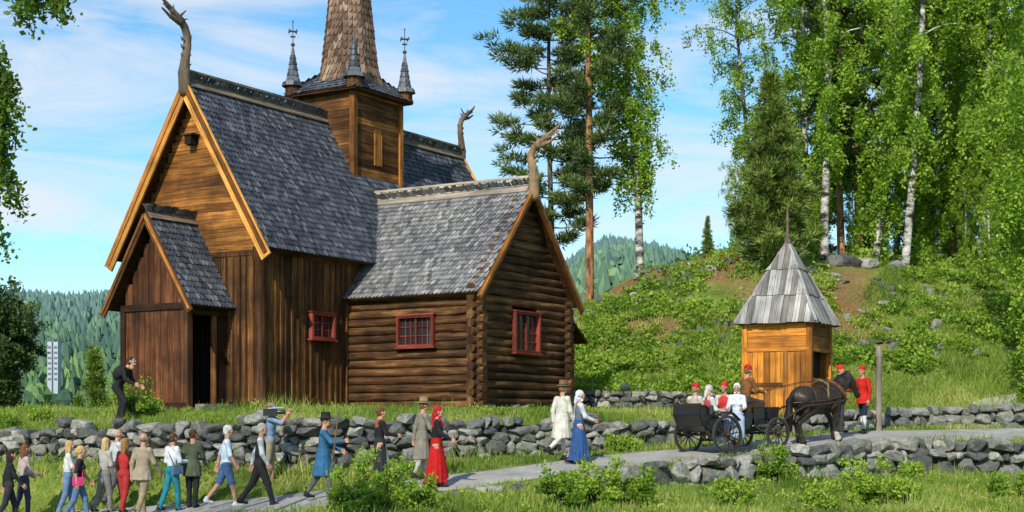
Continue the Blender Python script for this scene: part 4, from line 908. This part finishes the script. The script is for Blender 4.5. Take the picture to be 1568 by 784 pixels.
PP('walking_woman',px=263,d=34.5,hd=50,H=1.72,sex='f',top=(.7,.72,.75),hairc=(.10,.06,.035),hair='short',bottom=(.02,.2,.26),sleeve='long',arms=((0,8,60),(12,8,75)),bag=(.1,.16,.3),legs=(-16,12,18,5))
PP('walking_woman',px=295,d=34.7,hd=80,H=1.72,sex='f',top=(.085,.10,.06),hairc=(.12,.05,.025),hair='bun',bottom=(.02,.02,.022),coat=(.085,.10,.06),coathem=.72,legs=(6,2,-6,4),headyaw=-20)
PP('walking_man',px=346,d=34.1,hd=15,H=1.78,top=(.55,.66,.80),hairc=(.72,.70,.67),hair='short',bottom=(.07,.13,.27),kind='shorts',sleeve='short',shoe=(.6,.6,.6),arms=((-24,8,10),(12,8,15)),legs=(-28,16,26,3),fat=1.12)
PP('walking_man',px=398,d=33.3,hd=8,H=1.80,top=(.5,.52,.55),vest=(.025,.025,.028),hairc=(.45,.43,.40),hair='short',bottom=(.022,.022,.025),arms=((-25,8,10),(8,8,20)),legs=(-30,14,34,3),fat=1.15)
cam_man=PP('camera_operator',px=414,d=35.9,hd=0,H=1.82,top=(.18,.27,.42),hairc=(.25,.15,.08),hair='short',bottom=(.30,.25,.17),kind='shorts',sleeve='short',shoe=(.35,.25,.15),arms=((70,12,85),(72,8,75)),legs=(5,2,-8,6),grip=(1,1))
PP('man_in_blue_coat',px=495,d=32.8,hd=0,H=1.78,top=(.035,.13,.26),hairc=(.14,.08,.05),hair='beard',bottom=(.05,.05,.055),kind='breeches',coat=(.035,.13,.26),coathem=.5,stock=(.12,.12,.13),hat='brim',hatc=(.02,.02,.022),arms=((20,8,45),(45,14,50)),grip=(0,1),legs=(-24,14,24,4),fat=1.1)
PP('woman_in_dark_dress',px=581,d=35.0,hd=15,H=1.68,sex='f',top=(.018,.018,.02),hairc=(.13,.05,.025),hair='bun',bottom=(.028,.03,.036),kind='skirt',hem=.2,apron=(.30,.29,.27),collar=(.35,.08,.05),arms=((-12,12,20),(25,10,55)))
PP('man_in_grey_coat',px=646,d=34.9,hd=25,H=1.76,top=(.22,.20,.16),hairc=(.14,.09,.05),hair='short',bottom=(.07,.06,.05),kind='breeches',coat=(.22,.20,.16),coathem=.45,stock=(.4,.38,.33),hat='brim',hatc=(.30,.22,.12),legs=(14,4,-14,8))
PP('woman_in_red_skirt',px=668,d=33.6,hd=0,H=1.72,sex='f',top=(.015,.015,.017),hairc=(.13,.06,.03),bottom=(.46,.012,.012),kind='skirt',hem=.09,hat='scarf',hatc=(.40,.02,.02),collar=(.45,.02,.02),arms=((-18,12,25),(22,22,38)),legs=(-16,8,16,4),apron=(.36,.008,.01))
PP('man_in_white_coat',px=860,d=37.4,hd=40,H=1.84,top=(.60,.58,.50),hairc=(.2,.12,.06),bottom=(.52,.49,.42),kind='breeches',coat=(.60,.58,.50),coathem=.5,stock=(.6,.58,.53),hat='brim',hatc=(.19,.11,.06),legs=(22,6,-30,30),arms=((-15,10,20),(10,8,15)),fat=1.12)
PP('woman_in_blue_skirt',px=886,d=36.6,hd=15,H=1.70,sex='f',top=(.55,.57,.60),hairc=(.2,.1,.05),bottom=(.03,.08,.22),vest=(.12,.14,.19),kind='skirt',hem=.08,hat='scarf',hatc=(.62,.64,.66),apron=(.07,.13,.28),arms=((-5,10,30),(18,10,50)),legs=(-18,8,18,4))
PP('climbing_cameraman',px=180,d=39.9,hd=-10,H=1.82,top=(.018,.018,.02),hairc=(.05,.03,.02),hair='short',bottom=(.02,.02,.022),lean=30,legs=(12,24,52,44),arms=((10,12,50),(20,12,45)),coat=None,fat=1.05,headpitch=-25)
PP('man_in_red_vest',px=1322,d=42.0,hd=-150,H=1.78,top=(.5,.02,.015),vest=(.55,.02,.012),sleeve='long',hairc=(.2,.1,.05),bottom=(.02,.025,.045),kind='breeches',stock=(.6,.6,.57),hat='cap',hatc=(.55,.02,.015),coat=(.52,.02,.012),coathem=.8,legs=(8,2,-6,4),arms=((-5,10,15),(30,12,50)),headyaw=20)
PP('man_in_red_cap',px=1285,d=42.2,hd=-40,H=1.78,top=(.45,.02,.015),hairc=(.2,.1,.05),bottom=(.05,.05,.06),hat='cap',hatc=(.6,.02,.015),legs=(4,2,-4,4))
if cam_man:
    mb=MB(); bk=M['paint_black']; lt=cloth((.25,.25,.26),.5); bx(mb,.19,.31,-.12,.2,1.56,1.72,bk); bx(mb,.21,.29,-.26,-.12,1.58,1.7,lt)
    tube(mb,[(.25,.2,1.65),(.25,.36,1.65),(.25,.38,1.65)],[.045,.05,.06],bk,14); tube(mb,[(.25,-.05,1.77),(.25,.12,1.77)],.014,bk,8); bx(mb,.21,.29,.1,.16,1.73,1.79,mk('camera_lamp_blue',(.05,.3,.6),.4)[0])
    tube(mb,[(.33,.0,1.73),(.33,.36,1.75)],.018,mk('mic_windshield',(.35,.36,.38),.9)[0],8); tube(mb,[(.25,.1,1.56),(.2,.22,1.48)],.014,bk,8)
    o=mb.obj('video_camera'); o.location=cam_man.location; o.rotation_euler=cam_man.rotation_euler
x=(511-784)/F*32.5; z=float(gz(x,32.5)); mb=MB(); tube(mb,[(-.1,0,0),(-.06,0,.6),(.02,0,1.2),(.1,0,1.9)],[.014,.017,.018,.014],M['dragon_light'],8); mb.obj('walking_staff',None,(x,32.5,z))
x=(180-784)/F*39.9; mb=MB(); V_,F_,l_=sdf([ell((0,0,0),(.17,.14,.22),0),ell((.02,-.1,.02),(.12,.08,.14),0)],.025,.03); mb.add(V_,F_,cloth((.02,.02,.022)),.5,None,True); mb.obj('backpack',None,(x+.08,39.8,float(gz(x,39.9))+1.32),(0,.6,0))
# ---------------------------------------------------------------- carriage and horse
cx,cy=(1085-784)/F*37.7,37.7; hdg=rad(35); hv=A([math.cos(hdg),math.sin(hdg)]); 
z0=float(gz(cx,cy))+.012; p2=A([cx,cy])+hv*3.8; z2=float(gz(*p2))+.012; pitch=math.atan2(z2-z0,3.8)
CM=Matrix.Translation((cx,cy,z0))@Matrix.Rotation(hdg-math.pi/2,4,'Z')@Matrix.Rotation(pitch,4,'X')
CA=bpy.data.objects.new('horse_carriage',None); sc.collection.objects.link(CA); CA.matrix_world=CM
def wheel(name,x,y,r):
    mb=MB(); n=28; th=np.linspace(0,2*np.pi,n+1)
    for rr,w,h,mt in ((r-.012,.045,.024,M['iron']),(r-.045,.05,.045,M['wheelwood'])):
        for k in range(n):
            a,b_=th[k],th[k+1]; beam(mb,(x,y+rr*math.cos(a),r+rr*math.sin(a)),(x,y+rr*math.cos(b_)*1.0,r+rr*math.sin(b_)),w,h,mt,up=(0,math.cos((a+b_)/2),math.sin((a+b_)/2)))
    for k in range(12):
        a=2*math.pi*k/12+.1; tube(mb,[(x,y+.05*math.cos(a),r+.05*math.sin(a)),(x,y+(r-.06)*math.cos(a),r+(r-.06)*math.sin(a))],[.018,.013],M['wheelwood'],6)
    tube(mb,[(x-.1,y,r),(x-.06,y,r),(x+.06,y,r),(x+.1,y,r)],[.04,.065,.065,.035],M['wheelwood'],12); mb.obj(name,CA)
for nm,x,y,r in (('rear_wheel_left',-.7,0,.47),('rear_wheel_right',.7,0,.47),('front_wheel_left',-.64,1.75,.39),('front_wheel_right',.64,1.75,.39)): wheel(nm,x,y,r)
mb=MB(); BK=M['paint_black']
tube(mb,[(-.65,0,.47),(.65,0,.47)],.03,M['iron'],8); tube(mb,[(-.6,1.75,.39),(.6,1.75,.39)],.03,M['iron'],8)
side=[(-.62,1.22),(-.66,1.0),(-.55,.72),(-.3,.58),(.3,.5),(.8,.52),(1.02,.66),(1.08,.9),(.98,1.02),(.8,.92),(.6,.76),(.25,.72),(.0,.84),(-.25,1.04),(-.45,1.2)]
n=len(side)
for sx in (-1,1):
    V_=[(sx*.5,a,b_) for a,b_ in side]+[(sx*.46,a,b_) for a,b_ in side]
    mb.add(V_,[A([list(range(n))]),A([list(range(n,2*n))[::-1]]),A([[i,(i+1)%n,n+(i+1)%n,n+i] for i in range(n)])],BK)
    tube(mb,[(sx*.5,a,b_) for a,b_ in side[8:]+side[:1]],.02,M['leather'],6)
    tube(mb,[(sx*.4,-.45,.62),(sx*.4,-.3,.5),(sx*.4,0,.46),(sx*.4,.35,.52),(sx*.4,.5,.6)],.022,M['iron'],6); tube(mb,[(sx*.4,1.2,.62),(sx*.4,1.45,.45),(sx*.4,1.75,.42),(sx*.4,2.1,.52)],.022,M['iron'],6)
    tube(mb,[(sx*.66,-.35,.95),(sx*.7,-.1,1.02),(sx*.7,.2,.98),(sx*.66,.45,.8)],.02,BK,6,sq=3)
lowp=side[:8]
for a,b_ in zip(lowp[:-1],lowp[1:]): beam(mb,(0,a[0],a[1]),(0,b_[0],b_[1]),.95,.03,BK,up=(0,b_[1]-a[1],-(b_[0]-a[0])))
bx(mb,-.46,.46,-.5,0,.68,.8,M['leather']); bx(mb,-.46,.46,.6,1.0,.66,.78,M['leather']); box(mb,(0,-.56,1.03),(.46,0,0),(0,.03,.0),(0,-.03,.24),M['leather']); box(mb,(0,1.03,.95),(.46,0,0),(0,.03,0),(0,.02,.17),M['leather'])
bx(mb,-.4,.4,1.2,1.6,1.06,1.16,M['leather']); bx(mb,-.38,.38,1.22,1.58,.62,1.06,BK); bx(mb,-.38,.38,1.55,2.0,.62,.66,BK); box(mb,(0,2.05,.82),(.38,0,0),(0,.015,0),(0,.06,.2),BK); bx(mb,-.04,.04,.3,1.75,.44,.52,M['wheelwood'])
for sx in (-1,1):
    tube(mb,[(sx*.3,1.8,.5),(sx*.36,2.3,.7),(sx*.38,3.0,.98),(sx*.38,4.3,1.02),(sx*.34,4.65,1.08)],[.03,.03,.028,.025,.02],M['wheelwood'],8)
    tube(mb,[(sx*.55,-.35,1.0),(sx*.58,-.35,1.2)],[.05,.05],M['iron'],8)
mb.obj('body',CA)
def seatp(name,x,y,z,fwd,**k):
    w=CM@Vector((x,y,z)); return PP(name,loc=(w.x,w.y,w.z),hd=35+(0 if fwd else 180)+k.pop('tw',0),seat=z,legs=(82,84,82,84),**k)
seatp('driver',0,1.32,1.16,1,tw=-5,H=1.76,top=(.20,.085,.03),bottom=(.05,.04,.035),hat='cap',hatc=(.5,.03,.02),hairc=(.2,.1,.05),arms=((25,10,55),(25,10,55)),grip=(1,1),lean=6)
seatp('carriage_passenger_man',-.23,-.2,.8,1,H=1.72,top=(.55,.52,.45),vest=(.4,.35,.28),hat='cap',hatc=(.6,.03,.02),hairc=(.3,.2,.1),bottom=(.25,.2,.15),arms=((20,8,60),(20,8,60)))
seatp('carriage_passenger_woman',.24,-.18,.8,1,H=1.64,sex='f',top=(.60,.58,.55),vest=(.4,.05,.06),hat='scarf',hatc=(.55,.5,.45),hairc=(.3,.2,.1),bottom=(.25,.35,.5),arms=((20,8,60),(20,8,60)),tw=-10)
seatp('carriage_passenger_man',-.22,.8,.78,0,H=1.72,top=(.5,.48,.44),vest=(.5,.04,.03),hat='cap',hatc=(.6,.03,.02),hairc=(.2,.12,.05),bottom=(.06,.05,.05),arms=((20,8,60),(20,8,60)),tw=25)
seatp('carriage_passenger_woman',.24,.78,.78,0,H=1.66,sex='f',top=(.62,.66,.72),hat='scarf',hatc=(.72,.73,.74),hairc=(.3,.2,.1),bottom=(.38,.46,.62),arms=((25,10,55),(25,10,55)),tw=40,collar=(.65,.66,.68))
h_=[ell((0,.0,1.10),(.30,.62,.33),0),ell((0,.48,1.12),(.26,.34,.37),0),ell((0,-.52,1.17),(.30,.38,.33),0),ell((0,-.1,.98),(.28,.5,.26),0),cap((0,.2,1.36),(0,.55,1.42),.12,.13,0),
    cap((0,.62,1.22),(0,.92,1.45),.26,.19,0),cap((0,.92,1.45),(0,1.18,1.60),.19,.135,0),
    cap((0,1.2,1.60),(0,1.34,1.45),.125,.11,0),cap((0,1.34,1.45),(0,1.52,1.17),.1,.068,0),ell((0,1.54,1.13),(.07,.08,.075),0),ell((0,1.28,1.44),(.07,.12,.14),0)]
for s in (-1,1):
    h_+=[cap((s*.055,1.17,1.7),(s*.075,1.19,1.83),.035,.012,0),ell((s*.085,1.36,1.52),(.02,.025,.022),2,None,.004)]
    fx=.02 if s>0 else .22; lf_=0 if s>0 else .06
    h_+=[cap((s*.14,.5,1.1),(s*.17,.45,.86),.17,.115,0),cap((s*.17,.45,.86),(s*.16,.5+fx*.6,.5+lf_),.1,.065,0),cap((s*.16,.5+fx*.6,.5+lf_),(s*.16,.48+fx,.17+lf_*.5),.055,.042,0),cap((s*.16,.48+fx,.2+lf_*.5),(s*.16,.52+fx,.08+lf_*.3),.058,.075,3 if s>0 else 0),cap((s*.16,.54+fx,.055+lf_*.3),(s*.16,.56+fx,.04+lf_*.3),.068,.072,1)]
    bx_=-.1 if s>0 else .12
    h_+=[cap((s*.15,-.58,1.14),(s*.19,-.38,.86),.21,.14,0),cap((s*.19,-.38,.86),(s*.17,-.76+bx_,.56),.13,.065,0),cap((s*.17,-.76+bx_,.56),(s*.17,-.70+bx_,.2),.058,.045,0),cap((s*.17,-.70+bx_,.2),(s*.17,-.66+bx_,.09),.058,.078,0),cap((s*.17,-.65+bx_,.055),(s*.17,-.63+bx_,.04),.07,.074,1)]
for a,b_,r in (((0,.55,1.5),(.0,.85,1.66),.05),((0,.85,1.66),(0,1.15,1.76),.045),((0,1.15,1.76),(0,1.3,1.66),.035),((.1,.7,1.5),(.13,.75,1.25),.05),((.08,.95,1.6),(.12,1.0,1.38),.045),((-.1,.7,1.5),(-.13,.75,1.25),.05),((-.08,.95,1.6),(-.12,1.0,1.38),.045)): h_.append(cap(a,b_,r,r*.85,1,.006))
h_+=[cap((0,-.86,1.3),(0,-1.0,1.12),.06,.075,1),cap((0,-1.0,1.12),(0,-1.04,.75),.08,.11,1),cap((0,-1.04,.75),(0,-1.0,.38),.11,.04,1)]
HM=CM@Matrix.Translation((0,3.85,0)); HO=bpy.data.objects.new('harnessed_horse',None); sc.collection.objects.link(HO); HO.matrix_world=HM
mb=MB(); mh=cloth((.036,.026,.019),.4,.35); add_sdf(mb,sdf(h_,.02,.06),[mh,cloth((.014,.011,.009),.6),M['eye'],cloth((.45,.42,.38))]); mb.obj('horse_body',HO)
mb=MB(); LT=M['leather']
def strap(c,rx,rz,tilt=0,w=.03,r=.014,m_=LT):
    th=np.linspace(0,2*np.pi,25); tube(mb,[(c[0]+rx*math.cos(a),c[1]+rz*math.sin(a)*math.sin(tilt),c[2]+rz*math.sin(a)*math.cos(tilt)) for a in th],r,m_,6,cap=False,sq=1)
strap((0,.12,1.09),.325,.365,0,r=.02); strap((0,-.35,1.12),.33,.35,0); strap((0,.72,1.26),.24,.36,-.65,r=.05,m_=cloth((.16,.07,.03),.5)); strap((0,1.42,1.33),.1,.105,-.9); strap((0,1.24,1.53),.12,.15,-.1)
for s in (-1,1):
    tube(mb,[(s*.3,.6,1.15),(s*.34,.0,1.08),(s*.34,-.6,1.08),(s*.1,-.93,1.08),(0,-.95,1.08)],.018,LT,6); tube(mb,[(s*.11,1.48,1.2),(s*.25,.6,1.5),(s*.12,-.4,1.6),(s*.1,-2.2,1.4)],.009,LT,5); tube(mb,[(s*.09,1.25,1.6),(s*.1,1.42,1.35),(s*.075,1.5,1.2)],.012,LT,5)
tube(mb,[(-.3,.12,1.15),(-.3,.12,1.5),(0,.12,1.62),(.3,.12,1.5),(.3,.12,1.15)],.03,M['dragon_light'],8); mb.obj('harness',HO)
# ---------------------------------------------------------------- world, light, camera
az=rad(-110); el=rad(36); SD=Vector((math.cos(az)*math.cos(el),math.sin(az)*math.cos(el),math.sin(el)))
w=bpy.data.worlds.new('World'); sc.world=w; w.use_nodes=True; nt=w.node_tree; bg=nt.nodes['Background']
sky=nt.nodes.new('ShaderNodeTexSky'); sky.sky_type='NISHITA'; sky.sun_disc=False; sky.sun_elevation=el; sky.sun_rotation=math.atan2(SD.x,SD.y); sky.air_density=1.0; sky.dust_density=.15; sky.ozone_density=2.0
tc=nt.nodes.new('ShaderNodeTexCoord'); mp=nt.nodes.new('ShaderNodeMapping'); mp.inputs['Scale'].default_value=(3.2,3.2,15); mp.inputs['Location'].default_value=(.9,2.4,.15); mp.inputs['Rotation'].default_value=(0,rad(6),0); L(nt,tc.outputs['Generated'],mp.inputs[0])
n1=noise(nt,mp.outputs[0],1.2,10,.6,.6); cf=ramp(nt,n1,[(.46,(0,0,0)),(.56,(.42,.42,.42)),(.68,(.85,.85,.85))])
hs=nt.nodes.new('ShaderNodeHueSaturation'); hs.inputs['Saturation'].default_value=1.13; hs.inputs['Value'].default_value=1.08; L(nt,mixc(nt,1.,sky.outputs[0],(.97,1.20,1.24),'MULTIPLY'),hs.inputs['Color'])
mxx=mixc(nt,cf,hs.outputs[0],(6.6,6.8,7.2)); L(nt,mxx,bg.inputs[0]); bg.inputs[1].default_value=.128
sl_=bpy.data.lights.new('Sun','SUN'); sl_.energy=5.0; sl_.angle=rad(.5); sl_.color=(1,.94,.82); so=bpy.data.objects.new('Sun',sl_); sc.collection.objects.link(so); so.rotation_euler=SD.to_track_quat('Z','Y').to_euler()
cd=bpy.data.cameras.new('Camera'); cd.sensor_width=36; cd.lens=36*F/1568; cd.shift_y=(HZ-392)/1568; cd.clip_end=8000; cd.clip_start=.5
co=bpy.data.objects.new('Camera',cd); sc.collection.objects.link(co); co.rotation_euler=(rad(90),0,0); sc.camera=co
sc.view_settings.view_transform='Standard'; sc.view_settings.look='None'; sc.view_settings.exposure=0
print('done',time.time()-T0)
